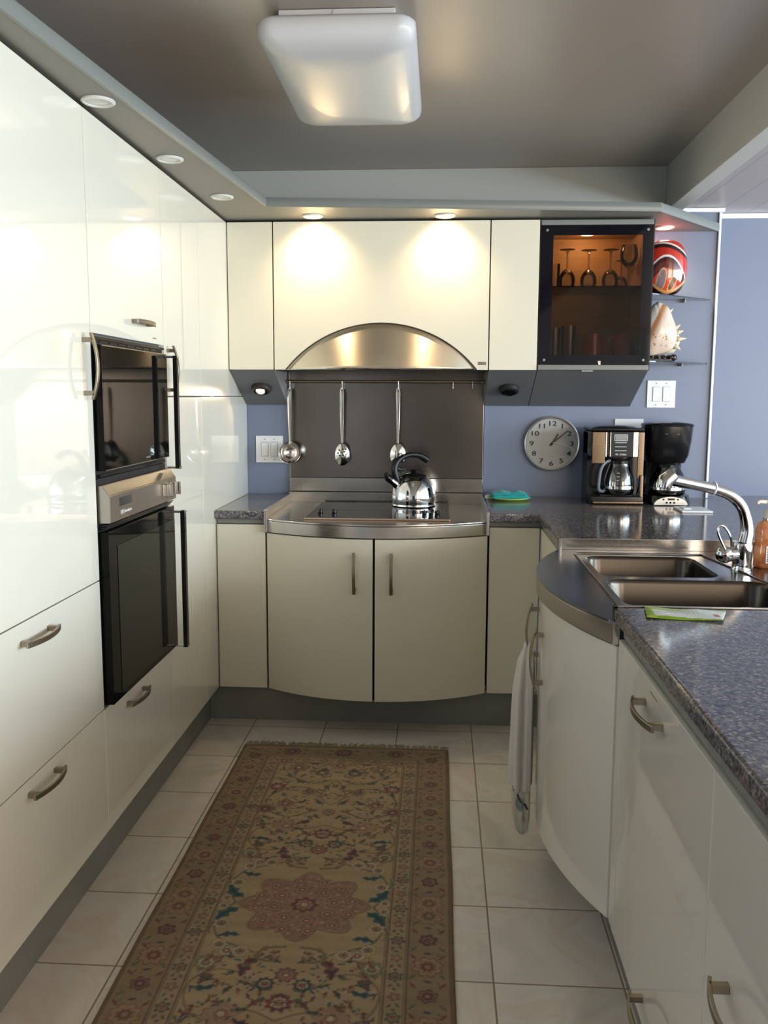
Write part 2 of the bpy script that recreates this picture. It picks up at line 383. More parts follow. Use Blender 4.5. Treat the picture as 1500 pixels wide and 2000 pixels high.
# recessed downlights in the soffit
M_LENSOFF = mat('frosted_lens', (0.75, 0.75, 0.72), 0.15)
M_LENSON = mat('lit_halogen', (1, 0.9, 0.75), 0.3, emit=(1.0, 0.72, 0.40), es=14)
M_RING = mat('white_lamp_ring', (0.72, 0.72, 0.68), 0.25)
DL = [((-0.882, 2.342), 0, 'unlit round recessed downlight in left soffit, nearest to the camera'),
      ((-0.868, 2.905), 0, 'unlit round recessed downlight in left soffit, middle of the three above the tall cabinets'),
      ((-0.835, 3.452), 0, 'unlit round recessed downlight in left soffit, closest to the back corner'),
      ((-0.545, 3.83), 1, 'lit recessed downlight above the left side of the hood panel'),
      ((0.006, 3.845), 1, 'lit recessed downlight above the right side of the hood panel'),
      ((0.975, 4.15), 1, 'lit recessed downlight above the red glass vase')]
for (x, y), lit, lab in DL:
    z = 2.1345; t = empty('recessed_downlight', (x, y, z), lab, 'ceiling light', 'round downlights in the soffit')
    bm = NB(); lathe(bm, [(0.043, z+0.001), (0.043, z-0.003), (0.038, z-0.006), (0.033, z-0.005), (0.031, z-0.001), (0.031, z+0.001)], (x, y, 0), 36)
    obj('trim_ring', bm, M_RING, t)
    bm = NB(); lathe(bm, [(0, z-0.0035), (0.022, z-0.003), (0.030, z-0.0012), (0.030, z+0.001), (0, z+0.001)], (x, y, 0), 32)
    obj('bulb', bm, M_LENSON if lit else M_LENSOFF, t)
    if lit:
        l = bpy.data.lights.new('downlight_beam', 'SPOT'); l.energy = 11 if y < 4 else 7; l.color = (1.0, 0.77, 0.47); l.spot_size = math.radians(125); l.spot_blend = 1.0; l.shadow_soft_size = 0.02
        lo = bpy.data.objects.new('downlight_beam', l); COL.objects.link(lo); lo.location = (x, y-0.0, z-0.012)
        lo.rotation_euler = (math.radians(24 if y < 4 else 5), 0, 0)

# ceiling fixture: mounting plate and pillow-shaped diffuser
t = empty('ceiling_lamp', (-0.29, 2.8, 2.42), 'white rectangular flush ceiling lamp with rounded pillow diffuser', 'ceiling light')
bm = NB(); box(bm, -0.45, -0.135, 2.53, 3.10, 2.385, 2.419, 0.003); obj('mounting_plate', bm, M_WHITE, t)
bm = NB(); cyl(bm, (-0.29, 2.53, 2.402), 0.014, 0.004, 'y'); obj('latch', bm, M_WHITE, t)
bm = NB(); cx, cy, hx, hy = -0.292, 2.85, 0.213, 0.385
def srect(u, hx, hy, r, n=8):
    pts = []
    for q, (sx_, sy_) in enumerate(((1, 1), (-1, 1), (-1, -1), (1, -1))):
        for k in range(n+1):
            a = PI/2*q+PI/2*k/n
            pts.append((sx_*(hx-r)+r*math.cos(a), sy_*(hy-r)+r*math.sin(a)))
    return pts
rings = []
for (ins, z, r) in ((0.012, 2.384, 0.045), (0.0, 2.372, 0.05), (0.0, 2.352, 0.05), (0.004, 2.336, 0.052), (0.016, 2.322, 0.05), (0.035, 2.312, 0.045), (0.07, 2.304, 0.04), (0.12, 2.299, 0.03), (0.17, 2.297, 0.02)):
    rings.append([bm.verts.new((cx+p[0], cy+p[1], z)) for p in srect(0, hx-ins, hy-ins, r)])
n = len(rings[0])
for i in range(len(rings)-1):
    for k in range(n): bm.faces.new((rings[i][k], rings[i][(k+1) % n], rings[i+1][(k+1) % n], rings[i+1][k]))
bm.faces.new(rings[-1]); bm.faces.new(rings[0]); bmesh.ops.recalc_face_normals(bm, faces=bm.faces)
obj('diffuser', bm, M_FIX, t, ang=1.2)

# ------------------------------------------------------------------ left run of tall cabinets (face at X = -0.93)
L = -0.93; XB = -1.53
def lbox(y0, y1, z0, z1, x0=L-0.02, x1=L, bev=0.0015): return B(x0, x1, y0, y1, z0, z1, bev)
t = empty('tall_cabinet', (L, 1.94, 0.158), 'glossy white tall cabinet at the left edge, upright bow handle above two wide drawers', 'cabinet')
obj('body', B(XB, L-0.021, 1.531, 2.3535, 0.158, 2.127), M_CARC, t)
d = obj('door', lbox(1.533, 2.3525, 0.888, 2.126), M_GLOSS, t); handle(d, (L, 2.30, 1.465), (0, 0, 1), (1, 0, 0), 0.172, 0.038, 0.014)
for z0, z1, hz in ((0.521, 0.885, 0.84), (0.160, 0.518, 0.485)):
    d = obj('drawer', lbox(1.533, 2.3525, z0, z1), M_GLOSS, t); handle(d, (L, 1.955, hz), (0, 1, 0), (1, 0, 0), 0.172, 0.036, 0.013)
# oven housing
t = empty('oven_cabinet', (L, 2.67, 0.158), 'glossy white tall cabinet holding the two black built-in ovens', 'cabinet')
bm = NB(); box(bm, XB, L-0.021, 2.356, 2.984, 1.552, 2.127); box(bm, XB, L-0.021, 2.356, 2.984, 0.158, 0.519)
box(bm, XB, L-0.021, 2.356, 2.362, 0.519, 1.552); box(bm, XB, L-0.021, 2.978, 2.984, 0.519, 1.552); box(bm, XB, XB+0.02, 2.362, 2.978, 0.519, 1.552)
obj('body', bm, M_CARC, t)
d = obj('door', lbox(2.3565, 2.9835, 1.556, 2.126), M_GLOSS, t); handle(d, (L, 2.755, 1.612), (0, 1, 0), (1, 0, 0), 0.168, 0.034, 0.013)
d = obj('drawer', lbox(2.3565, 2.9835, 0.160, 0.517), M_GLOSS, t); handle(d, (L, 2.60, 0.474), (0, 1, 0), (1, 0, 0), 0.172, 0.034, 0.013)
obj('badge', B(L-0.001, L+0.0006, 2.872, 2.908, 1.5715, 1.5755), M_KICK, t)
# compact upper oven
t = empty('microwave_oven', (L, 2.67, 1.165), 'black glass built-in microwave with upright bar handle, above the oven', 'microwave')
bm = NB(); box(bm, -1.45, L-0.004, 2.3635, 2.9765, 1.1665, 1.549); obj('body', bm, M_BLACKM, t)
for k in range(7): obj('vent_slot', B(L-0.004, L-0.001, 2.42+k*0.072, 2.48+k*0.072, 1.533, 1.537), M_BLACK, t)
obj('top_trim', B(L-0.004, L+0.004, 2.365, 2.975, 1.54, 1.547), M_BLACK, t); obj('bottom_trim', B(L-0.004, L+0.006, 2.37, 2.95, 1.168, 1.176), M_BLACK, t)
d = obj('door', B(L-0.003, L+0.022, 2.366, 2.945, 1.186, 1.526, 0.002), M_BLKGLASS, t)
bm = NB(); box(bm, L+0.05, L+0.064, 2.915, 2.934, 1.150, 1.520, 0.001)
obj('handle', bm, M_BLACK, d)
for z in (1.516, 1.152): obj('handle_bracket', B(L+0.0225, L+0.066, 2.916, 2.933, z-0.004, z+0.004, 0.001), M_CHROME, d)
for z in (1.1865, 1.5225): obj('door_edge_strip', B(L+0.0222, L+0.023, 2.372, 2.94, z, z+0.0022), M_STEEL, d)
bm = NB()
for k in range(5): box(bm, L+0.0221, L+0.0226, 2.71+k*0.008, 2.7155+k*0.008, 1.198, 1.2035)
obj('badge', bm, M_KICK, d)
# oven
t = empty('oven', (L, 2.67, 0.52), 'built-in oven with steel control panel and tall dark glass door', 'oven')
obj('body', B(-1.45, L-0.004, 2.3635, 2.9765, 0.5215, 1.1635), M_BLACKM, t)
bm = NB(); prism(bm, [(L-0.003, 1.043), (L+0.032, 1.043), (L+0.032, 1.118), (L+0.012, 1.146), (L-0.003, 1.146)], 2.364, 2.976, 'y', 0.0)
bmesh.ops.bevel(bm, geom=bm.edges[:], offset=0.002, segments=2, affect='EDGES')
p = obj('control_panel', bm, mat('smooth_satin_steel', (0.40, 0.375, 0.34), 0.3, 1.0), t)
obj('display', B(L+0.032, L+0.0335, 2.44, 2.535, 1.082, 1.106), mat('lcd_grey', (0.03, 0.035, 0.03), 0.15), p)
bm = NB()
for k in range(8): box(bm, L+0.0318, L+0.0326, 2.446+k*0.0115, 2.449+k*0.0115+(0.003 if k > 2 else 0), 1.058 if k < 3 else 1.060, 1.070 if k < 3 else 1.066)
obj('symbol', bm, M_WHITE, p)
for y in (2.845, 2.925):
    bm = NB(); box(bm, L+0.032, L+0.05, y-0.016, y+0.016, 1.063, 1.105, 0.003); box(bm, L+0.05, L+0.062, y-0.004, y+0.008, 1.063, 1.105, 0.002); obj('knob', bm, M_STEEL, p)
d = obj('door', B(L-0.003, L+0.024, 2.364, 2.976, 0.528, 1.018, 0.002), M_BLKGLASS, t)
obj('window', B(L+0.0242, L+0.0256, 2.43, 2.972, 0.545, 0.972, 0.0005), M_OVGLASS, d)
for k in range(3): obj('vent_slat', B(L-0.002, L+0.012+0.005*k, 2.366, 2.974, 1.022+0.006*k, 1.025+0.006*k), M_BLACK, t)
obj('handle', B(L+0.055, L+0.070, 2.938, 2.96, 0.531, 1.005, 0.001), M_BLACK, d)
for z in (1.001, 0.535): obj('handle_bracket', B(L+0.0245, L+0.072, 2.94, 2.958, z-0.004, z+0.004, 0.001), M_CHROME, d)
# pantry
t = empty('pantry_cabinet', (L, 3.21, 0.158), 'glossy white narrow tall cabinet right of the ovens, door split at eye height', 'cabinet')
obj('body', B(XB, L-0.021, 2.9865, 3.4385, 0.158, 2.127), M_CARC, t)
d = obj('door', lbox(2.988, 3.4375, 1.389, 2.126), M_GLOSS, t); handle(d, (L, 3.02, 1.475), (0, 0, 1), (1, 0, 0), 0.165, 0.038, 0.014)
obj('door', lbox(2.988, 3.4375, 0.160, 1.384), M_GLOSS, t)
t = empty('corner_cabinet', (L, 3.8, 0.158), 'glossy white cabinet side filling the back left corner beside the counter', 'cabinet')
obj('body', B(XB, L-0.021, 3.4415, 4.262, 0.158, 2.127), M_CARC, t)
obj('upper_panel', lbox(3.4425, 4.261, 1.388, 2.126), M_GLOSS, t); obj('lower_panel', lbox(3.4425, 4.261, 0.160, 1.385), M_GLOSS, t)
tag(obj('kick_plate', B(-1.0, -0.982, 1.0, 3.70, 0.0005, 0.157), M_KICK, origin=(-0.99, 2.3, 0)), 'grey kick plate under the tall cabinets on the left', 'kick plate')
tag(obj('kick_plate', B(-0.981, 0.455, 3.68, 3.695, 0.0005, 0.157), M_KICK, origin=(-0.2, 3.69, 0)), 'grey kick plate under the base cabinets along the back wall', 'kick plate')
tag(obj('kick_plate', B(0.456, 0.475, 0.45, 3.695, 0.0005, 0.157), M_KICK, origin=(0.46, 2, 0)), 'grey kick plate under the peninsula cabinets on the right', 'kick plate')

# ------------------------------------------------------------------ base cabinets on the back wall (face at Y = 3.628)
YB = 3.628
t = empty('base_cabinet', (-0.825, YB, 0.158), 'narrow cream base cabinet between the tall cabinets and curved cooktop unit', 'cabinet')
obj('body', B(-0.928, -0.7225, YB+0.021, 4.262, 0.158, 0.861), M_CARC, t)
obj('door', B(-0.926, -0.7235, YB, YB+0.02, 0.160, 0.860, 0.0015), M_SATIN, t)
obj('top_rail', B(-0.926, -0.7235, YB+0.012, YB+0.03, 0.863, 0.8815), M_KICK, t)
t = empty('base_cabinet', (0.305, YB, 0.158), 'narrow cream base cabinet right of the curved cooktop unit, in the back right corner', 'cabinet')
obj('body', B(0.2025, 0.4095, YB+0.021, 4.262, 0.158, 0.861), M_CARC, t)
obj('door', B(0.2035, 0.4065, YB, YB+0.02, 0.160, 0.860, 0.0015), M_SATIN, t)
obj('top_rail', B(0.2035, 0.4065, YB+0.012, YB+0.03, 0.863, 0.8815), M_KICK, t)
# cooktop unit with bowed doors
CX0, CX1, CD = -0.720, 0.199, 0.143
def bow(bm, a0, a1, base, d, u0, u1, z0, z1, th, swap=False, bev=0.0015, n=16):
    """curved slab that is the slice u0..u1 of the bow a0..a1"""
    full = arc(a0, a1, base, d, 200); o1 = [p for p in full if u0 <= p[0] <= u1]
    st = max(1, len(o1)//n); o1 = o1[::st]+([o1[-1]] if (len(o1)-1) % st else [])
    inn = [(p[0], p[1]+th) for p in reversed(o1)]
    pts = o1+inn
    if swap: pts = [(b, a) for a, b in pts]
    prism(bm, pts, z0, z1, 'z', bev)
t = empty('cooktop_cabinet', (-0.26, YB, 0.158), 'cream base cabinet with two bowed doors below the cooktop', 'cabinet')
bm = NB(); a = arc(CX0+0.002, CX1-0.002, YB+0.026, CD-0.004, 30); prism(bm, a+[(CX1-0.002, 4.262), (CX0+0.002, 4.262)], 0.158, 0.828); obj('body', bm, M_GAP, t)
for u0, u1, hx in ((CX0+0.003, -0.263, -0.338), (-0.257, CX1-0.003, -0.190)):
    bm = NB(); bow(bm, CX0, CX1, YB, CD, u0, u1, 0.160, 0.826, 0.02); d = obj('door', bm, M_SATIN, t)
    yy = min(arc(CX0, CX1, YB, CD, 200), key=lambda p: abs(p[0]-hx))[1]
    handle(d, (hx, yy+0.001, 0.691), (0, 0, 1), (0, -1, 0), 0.168, 0.036, 0.013)
# steel cooktop surround: recessed deck, bowed front band, side upstands
t = empty('steel_cooktop_surround', (-0.26, YB, 0.83), 'bowed stainless steel surround carrying the black glass cooktop', 'worktop')
bm = NB(); a = arc(CX0, CX1, YB-0.006, CD, 40); prism(bm, a+[(CX1, 4.2), (CX0, 4.2)], 0.878, 0.886, 'z', 0.002); obj('deck', bm, M_STEELH, t)
bm = NB(); bow(bm, CX0, CX1, YB-0.008, CD, CX0, CX1, 0.831, 0.8775, 0.012, n=40); obj('front_band', bm, M_STEEL, t)
M_EDGE = mat('bright_steel_edge', (0.7, 0.68, 0.65), 0.25, 1)
for x0, x1, x2, x3 in ((CX0-0.0015, CX0+0.007, CX0-0.0015, CX0+0.010), (CX1-0.007, CX1+0.0015, CX1-0.010, CX1+0.0015)):
    bm = NB(); box(bm, x0, x1, 3.606, 4.20, 0.8865, 0.926, 0.001); box(bm, x2, x3, 3.596, 3.612, 0.831, 0.926, 0.002); obj('side_upstand', bm, M_EDGE, t)
t = empty('cooktop', (-0.26, 3.9, 0.8865), 'black glass cooktop with four small knobs set in the steel surround', 'cooktop')
obj('glass_top', B(-0.555, 0.040, 3.612, 4.16, 0.8865, 0.8925, 0.001), M_BLKGLASS, t)
obj('front_trim', B(-0.556, 0.041, 3.604, 3.6115, 0.8865, 0.8945, 0.0015), mat('copper_tinted_trim', (0.80, 0.60, 0.46), 0.25, 1), t)
for x in (-0.512, -0.452, -0.066, -0.012):
    bm = NB(); cyl(bm, (x, 3.775, 0.8927), 0.011, 0.016, bev=0.002, seg=20); box(bm, x-0.0025, x+0.0025, 3.767, 3.783, 0.908, 0.9125, 0.001); obj('knob', bm, M_BLACK, t)
# backsplash
t = empty('backsplash', (-0.26, 4.25, 0.88), 'brushed stainless steel backsplash behind the cooktop', 'backsplash')
obj('main_panel', B(CX0, CX1, 4.246, 4.262, 1.003, 1.60, 0.001), M_SPLASH, t)
obj('middle_panel', B(CX0, CX1, 4.236, 4.262, 0.937, 1.001, 0.001), M_STEELH, t)
obj('lower_ledge', B(CX0, CX1, 4.205, 4.262, 0.878, 0.935, 0.002), M_STEELH, t)
for x in (CX0-0.004, CX1+0.0005): obj('edge_strip', B(x, x+0.0035, 4.25, 4.263, 0.937, 1.6), M_CHROME, t)

# ------------------------------------------------------------------ wall cabinets (face at Y = 3.905)
YU = 3.905; ZU0, ZU1 = 1.503, 2.127
def wedge(bm, x0, x1): prism(bm, [(YU+0.004, ZU0-0.001), (4.262, ZU0-0.001), (4.262, 1.349), (4.252, 1.347)], x0, x1, 'x', 0.001)
for x0, x1, lab in ((-0.928, -0.731, 'narrow cream wall cabinet in the back left corner, grey sloping underside with lit spotlight'),
                    (0.201, 0.4065, 'narrow cream wall cabinet between the hood panel and dark glass cabinet')):
    t = empty('wall_cabinet', ((x0+x1)/2, YU, ZU0), lab, 'cabinet')
    obj('body', B(x0, x1, YU+0.021, 4.262, ZU0, ZU1), M_GAP, t)
    obj('door', B(x0+0.0015, x1-0.0015, YU, YU+0.02, ZU0, ZU1-0.001, 0.0015), M_SATIN, t)
    bm = NB(); wedge(bm, x0, x1); obj('underside', bm, M_GREY, t)
# eyeball spotlights on the sloping undersides
for x, lit, lab in ((-0.82, 1, 'lit black swivel spotlight under the left wall cabinet'), (0.302, 0, 'unlit black swivel spotlight under the right wall cabinet, left of glass cabinet')):
    sl = math.atan2(1.503-1.348, 4.255-3.909); c = Vector((x, 4.07, 1.503-(4.07-3.909)*math.tan(sl)-0.001))
    t = empty('swivel_spotlight', c, lab, 'spotlight', 'swivel spotlights under the wall cabinets')
    nrm = Vector((0, -math.sin(sl), -math.cos(sl))); rot = Vector((0, 0, 1)).rotation_difference(nrm).to_matrix()
    def put(name, prof, m, sx=1, sy=1, off=Vector((0, 0, 0)), r2=None):
        bm = NB(); lathe(bm, prof, (0, 0, 0), 32, sx, sy)
        for q in bm.verts: q.co = (r2 or rot) @ q.co + c + off
        return obj(name, bm, m, t)
    hs = put('housing', [(0.044, 0.0), (0.046, 0.006), (0.043, 0.022), (0.032, 0.026), (0.029, 0.004), (0, 0.004)], M_BLACKM if not lit else mat('glow_tinted_housing', (0.03, 0.022, 0.017), 0.4))  # housing of the lit lamp: its warm glow is put into the colour
    aim = Vector((0.0, -0.75, -0.65)).normalized(); r2 = Vector((0, 0, 1)).rotation_difference(aim).to_matrix()
    put('eyeball', [(0, 0.0), (0.024, 0.003), (0.027, 0.012), (0.025, 0.030), (0.021, 0.031), (0.019, 0.026), (0, 0.026)], M_BLACK, r2=r2)
    put('bulb', [(0, 0.0262), (0.0185, 0.0265), (0.017, 0.0295), (0, 0.0315)], mat('warm_halogen_lit', (1, .85, .6), 0.2, emit=(1, 0.66, 0.36), es=9) if lit else M_BLKGLASS, r2=r2)
    if lit:
        l = bpy.data.lights.new('swivel_beam', 'SPOT'); l.energy = 1.2; l.color = (1, 0.78, 0.5); l.spot_size = 1.6; l.shadow_soft_size = 0.015
        lo = bpy.data.objects.new('swivel_beam', l); COL.objects.link(lo); lo.location = c+aim*0.04; lo.rotation_euler = Vector((0, 0, -1)).rotation_difference(aim).to_euler()
# hood
t = empty('range_hood', (-0.265, YU, ZU0), 'wide cream hood panel with arched cutout over a steel canopy', 'range hood')
HX0, HX1 = -0.7285, 0.199; AX0, AX1, AH = -0.677, 0.151, 0.199
ac = (AX1-AX0)/2; AR = (ac*ac+AH*AH)/(2*AH); am = (AX0+AX1)/2
def archz(x, extra=0): return ZU0+math.sqrt(max(0, (AR+extra)**2-(x-am)**2))-(AR-AH)
bm = NB(); N = 48; xs = [AX0+(AX1-AX0)*i/N for i in range(N+1)]
prism(bm, [(HX0+0.0015, ZU0), (AX0, ZU0)]+[(x, archz(x)) for x in xs[1:-1]]+[(AX1, ZU0), (HX1-0.0015, ZU0), (HX1-0.0015, ZU1-0.001), (HX0+0.0015, ZU1-0.001)], YU, YU+0.02, 'y', 0.0012)
hd = obj('front_panel', bm, M_SATIN, t)
bm = NB(); box(bm, HX0, HX1, YU+0.04, 4.244, 1.62, ZU1); box(bm, HX0, HX0+0.018, YU+0.021, 4.244, ZU0, 1.62); box(bm, HX1-0.018, HX1, YU+0.021, 4.244, ZU0, 1.62)
box(bm, HX0, HX1, YU+0.021, YU+0.04, 1.705, ZU1); obj('body', bm, M_GAP, t)
bm = NB(); tube(bm, [(x, YU-0.0005, archz(x)-0.0008) for x in xs], 0.0026, 6); obj('arch_gasket', bm, M_BLACKM, hd)
# canopy: ruled surface from the arch to a bowed lower lip
bm = NB(); rows = 14; cols = 48; grid = []
for i in range(rows+1):
    s_ = i/rows; row = []
    for j in range(cols+1):
        u = -1+2*j/cols; xt = am+u*(ac-0.002); zt_ = archz(xt, -0.002)
        z = ZU0+0.003+(zt_-ZU0-0.003)*(1-s_); dep = 0.085*(1-u*u)*(s_**1.0)
        row.append(bm.verts.new((xt, YU+0.012-dep, z)))
    grid.append(row)
for i in range(rows):
    for j in range(cols):
        bm.faces.new((grid[i][j], grid[i+1][j], grid[i+1][j+1], grid[i][j+1]))
bmesh.ops.recalc_face_normals(bm, faces=bm.faces)
bmesh.ops.remove_doubles(bm, verts=bm.verts, dist=0.0004)
cn = obj('canopy', bm, brushed('warm_brushed_canopy', (0.78, 0.68, 0.53), 0.34, (1, 1, 40), 0.85), t, ang=2)
uv = cn.data.uv_layers.new(name='grain')
for lp_ in cn.data.loops: q = cn.data.vertices[lp_.vertex_index].co; uv.data[lp_.index].uv = (q.x*2, q.z*2)
bsdf(cn.data.materials[0]).inputs['Anisotropic Rotation'].default_value = 0.25
tg = nd(cn.data.materials[0], 'ShaderNodeTangent', direction_type='UV_MAP', uv_map='grain'); lk(cn.data.materials[0], tg.outputs[0], bsdf(cn.data.materials[0]).inputs['Tangent'])
md = cn.modifiers.new('thick', 'SOLIDIFY'); md.thickness = 0.003; md.offset = 0
bm = NB(); tube(bm, [(am+u/20*(ac-0.004), YU+0.012-0.085*(1-(u/20)**2), ZU0+0.003) for u in range(-20, 21)], 0.0035, 8); obj('lower_lip', bm, M_CHROME, cn)
bm = NB(); box(bm, HX0+0.02, HX1-0.02, YU+0.045, 4.24, 1.60, 1.618); obj('filter_plate', bm, M_STEEL, t)
bg = obj('badge', B(0.155, 0.190, YU-0.0012, YU-0.0002, 1.524, 1.538), M_STEEL, hd)
obj('badge_panel', B(0.158, 0.172, YU-0.0020, YU-0.0013, 1.527, 1.535), mat('brown_badge', (0.25, 0.12, 0.07), 0.4), bg)

# ------------------------------------------------------------------ dark glass cabinet
t = empty('glass_cabinet', (0.642, YU, ZU0), 'wall cabinet with black-bordered smoked glass door, glasses and red mugs inside', 'cabinet')
GX0, GX1 = 0.409, 0.876
M_WOODIN = mat('brown_cabinet_interior', (0.42, 0.27, 0.15), 0.5)
lk(M_WOODIN, ramp(M_WOODIN, noise(M_WOODIN, coords(M_WOODIN, (1, 1, 8)), 6, 4), [(0.3, (0.36, 0.225, 0.125)), (0.7, (0.48, 0.31, 0.18))]), bsdf(M_WOODIN).inputs['Base Color'])
bm = NB(); box(bm, GX0, GX0+0.016, YU+0.012, 4.262, ZU0, ZU1); box(bm, GX1-0.016, GX1, YU+0.012, 4.262, ZU0, ZU1)
box(bm, GX0+0.016, GX1-0.016, YU+0.012, 4.262, ZU1-0.025, ZU1); box(bm, GX0+0.016, GX1-0.016, YU+0.012, 4.262, ZU0, ZU0+0.022)
box(bm, GX0+0.016, GX1-0.016, 4.25, 4.262, ZU0+0.022, ZU1-0.025); obj('body', bm, M_WOODIN, t)
obj('outer_side', B(GX1+0.0005, GX1+0.006, YU+0.012, 4.262, ZU0, ZU1), M_BLACKM, t)
# door: opaque black border with a clear smoked centre
def ring_prism(bm, o, i, y0, y1):
    ox0, ox1, oz0, oz1 = o; ix0, ix1, iz0, iz1 = i
    box(bm, ox0, ix0, y0, y1, oz0, oz1); box(bm, ix1, ox1, y0, y1, oz0, oz1); box(bm, ix0, ix1, y0, y1, oz0, iz0); box(bm, ix0, ix1, y0, y1, iz1, oz1)
bm = NB(); ring_prism(bm, (GX0+0.001, GX1-0.001, 1.526, 2.103), (0.462, 0.832, 1.566, 2.062), YU, YU+0.006)
d = obj('door', bm, mat('black_glass_border', (0.005, 0.0045, 0.008), 0.04, ior=1.3), t, smooth=False)
obj('pane', B(0.4622, 0.8318, YU+0.001, YU+0.005, 1.5662, 2.0618), M_SMOKE, d, smooth=False)
obj('bottom_rail', B(GX0+0.001, GX1-0.001, YU-0.006, YU+0.011, 1.5035, 1.5255, 0.003), M_RAIL, d)
obj('top_rail', B(GX0+0.001, GX1-0.001, YU-0.003, YU+0.011, 2.1035, 2.125, 0.003), M_RAIL, d)
for x, z in ((0.436, 2.083), (0.853, 2.083), (0.436, 1.546), (0.853, 1.546)):
    bm = NB(); cyl(bm, (x, YU, z), 0.0055, 0.002, 'y', 16); obj('screw_cap', bm, M_KICK, d)
obj('label_tab', B(0.595, 0.642, YU-0.008, YU-0.0062, 1.4965, 1.503, 0.0005), M_KICK, d)
bm = NB(); prism(bm, [(0.662, 1.542), (0.674, 1.542), (0.674, 1.524), (0.666, 1.524)], YU-0.0025, YU-0.0005, 'y'); obj('magnet_catch', bm, mat('cream_catch', (0.8, 0.7, 0.45), 0.4), d)
bm = NB(); wedge(bm, GX0, GX1); obj('underside', bm, M_GREY, t)
obj('shelf', B(GX0+0.017, GX1-0.017, YU+0.03, 4.249, 1.852, 1.858), M_SHELF, t, smooth=False)
l = bpy.data.lights.new('cabinet_lamp', 'POINT'); l.energy = 2.6; l.color = (1, 0.62, 0.30); l.shadow_soft_size = 0.012
lo = bpy.data.objects.new('cabinet_lamp', l); COL.objects.link(lo); lo.location = (0.63, 4.09, 2.083)
bm = NB(); cyl(bm, (0.63, 4.09, 2.093), 0.03, 0.0085, bev=0.002); obj('lamp_disc', bm, M_RING, t)
# glassware
def wineglass(label, x, y, z, up, sc=1.0):
    prof = [(0.0335, 0.0), (0.034, 0.0015), (0.010, 0.006), (0.0036, 0.014), (0.0032, 0.075), (0.006, 0.083), (0.022, 0.094), (0.033, 0.112), (0.036, 0.130), (0.034, 0.150), (0.029, 0.172),
            (0.0278, 0.172), (0.0326, 0.150), (0.0346, 0.130), (0.0316, 0.113), (0.020, 0.0965), (0.0, 0.0895)]
    if not up: prof = [(r, 0.172-q) for r, q in prof]
    prof = [(r*sc, q*sc) for r, q in prof]
    bm = NB(); lathe(bm, prof, (x, y, z), 32); o = obj('wine_glass', bm, M_CLEAR, origin=(x, y, z), ang=1.0)
    return tag(o, label, 'glass', 'wine glasses in the dark cabinet')
zs = 1.8588
wineglass('upside-down wine glass on upper shelf of dark cabinet, leftmost of the stemmed ones', 0.545, 4.08, zs, False)
wineglass('upside-down wine glass on upper shelf of dark cabinet, under the small lamp', 0.642, 4.10, zs, False)
wineglass('upside-down wine glass on upper shelf of dark cabinet, left of the upright one', 0.735, 4.09, zs, False)
wineglass('large wine glass standing upright at right end of the cabinet shelf', 0.808, 4.06, zs, True, 1.08)
wineglass('smaller wine glass upside down at the back right of the cabinet shelf', 0.80, 4.18, zs, False, 0.8)
def tumbler(label, x, y, z, r, h, m=None, group='tumblers in the dark cabinet'):
    bm = NB(); lathe(bm, [(0, 0), (r*0.84, 0), (r*0.86, 0.002), (r, h), (r-0.0016, h), (r*0.86-0.0016, 0.007), (0, 0.006)], (x, y, z), 32)
    return tag(obj('tumbler', bm, m or M_CLEAR, origin=(x, y, z), ang=1.0), label, 'glass', group)
zf = ZU0+0.0225
tumbler('straight tumbler at the far left of the cabinet upper shelf', 0.485, 4.05, zs, 0.026, 0.105)
tumbler('tall clear tumbler on the cabinet floor, leftmost', 0.492, 4.06, zf, 0.030, 0.165)
tumbler('tall clear tumbler on the cabinet floor, between its neighbour and the red mug', 0.558, 4.07, zf, 0.032, 0.175)
tumbler('blue glass tumbler in the right corner of the cabinet floor', 0.838, 4.08, zf, 0.020, 0.12, mat('blue_glass', (0.02, 0.06, 0.3), 0.1))
M_RED = mat('red_glazed_mug', (0.50, 0.012, 0.015), 0.12, coat=0.5)
for x, y, a, lab in ((0.660, 4.06, 0.6, 'red mug on cabinet floor beside the clear tumblers'), (0.792, 4.07, PI, 'red mug on cabinet floor with its handle turned left')):
    t = empty('mug', (x, y, zf), lab, 'mug', 'red mugs in the dark cabinet')
    bm = NB(); r, h = 0.040, 0.145 if a == PI else 0.14
    lathe(bm, [(0, 0), (r-0.004, 0), (r, 0.004), (r, h-0.001), (r-0.001, h), (r-0.004, h), (r-0.004, 0.008), (0, 0.007)], (x, y, zf), 36); obj('cup', bm, M_RED, t)
    bm = NB(); dv = Vector((math.cos(a), math.sin(a)*0.9-(0.25 if a == PI else 0), 0)).normalized()
    tube(bm, [Vector((x, y, zf+0.075))+dv*(r-0.002+0.036*math.cos(q))+Vector((0, 0, 0.052*math.sin(q))) for q in [(-PI/2)+PI*i/12 for i in range(13)]], 0.0055, 10); obj('handle', bm, M_RED, t)

# ------------------------------------------------------------------ glass corner shelves with vase and shell
for z, lab in ((1.828, 'upper dark glass corner shelf, carrying the red vase'), (1.541, 'lower dark glass corner shelf, carrying the seashell')):
    t = empty('corner_shelf', (1.0, 4.2, z), lab, 'shelf', 'glass corner shelves')
    bm = NB(); pts = [(0.884, 4.2625), (0.884, 3.985)]
    for i in range(9):
        u = i/8; pts.append((0.90+u*0.315, 3.985+0.0*u+0.265*u**1.05))
    pts.append((1.222, 4.2625)); prism(bm, pts, z, z+0.006, bev=0.001); obj('pane', bm, mat('smoked_shelf_glass', (0.05, 0.06, 0.075), 0.05, coat=0.3), t)
    bm = NB(); cyl(bm, (1.10, 4.236, z-0.009), 0.007, 0.0085, seg=16); cyl(bm, (1.10, 4.2625, z-0.005), 0.004, 0.024, 'y', 12); obj('bracket', bm, M_KICK, t)
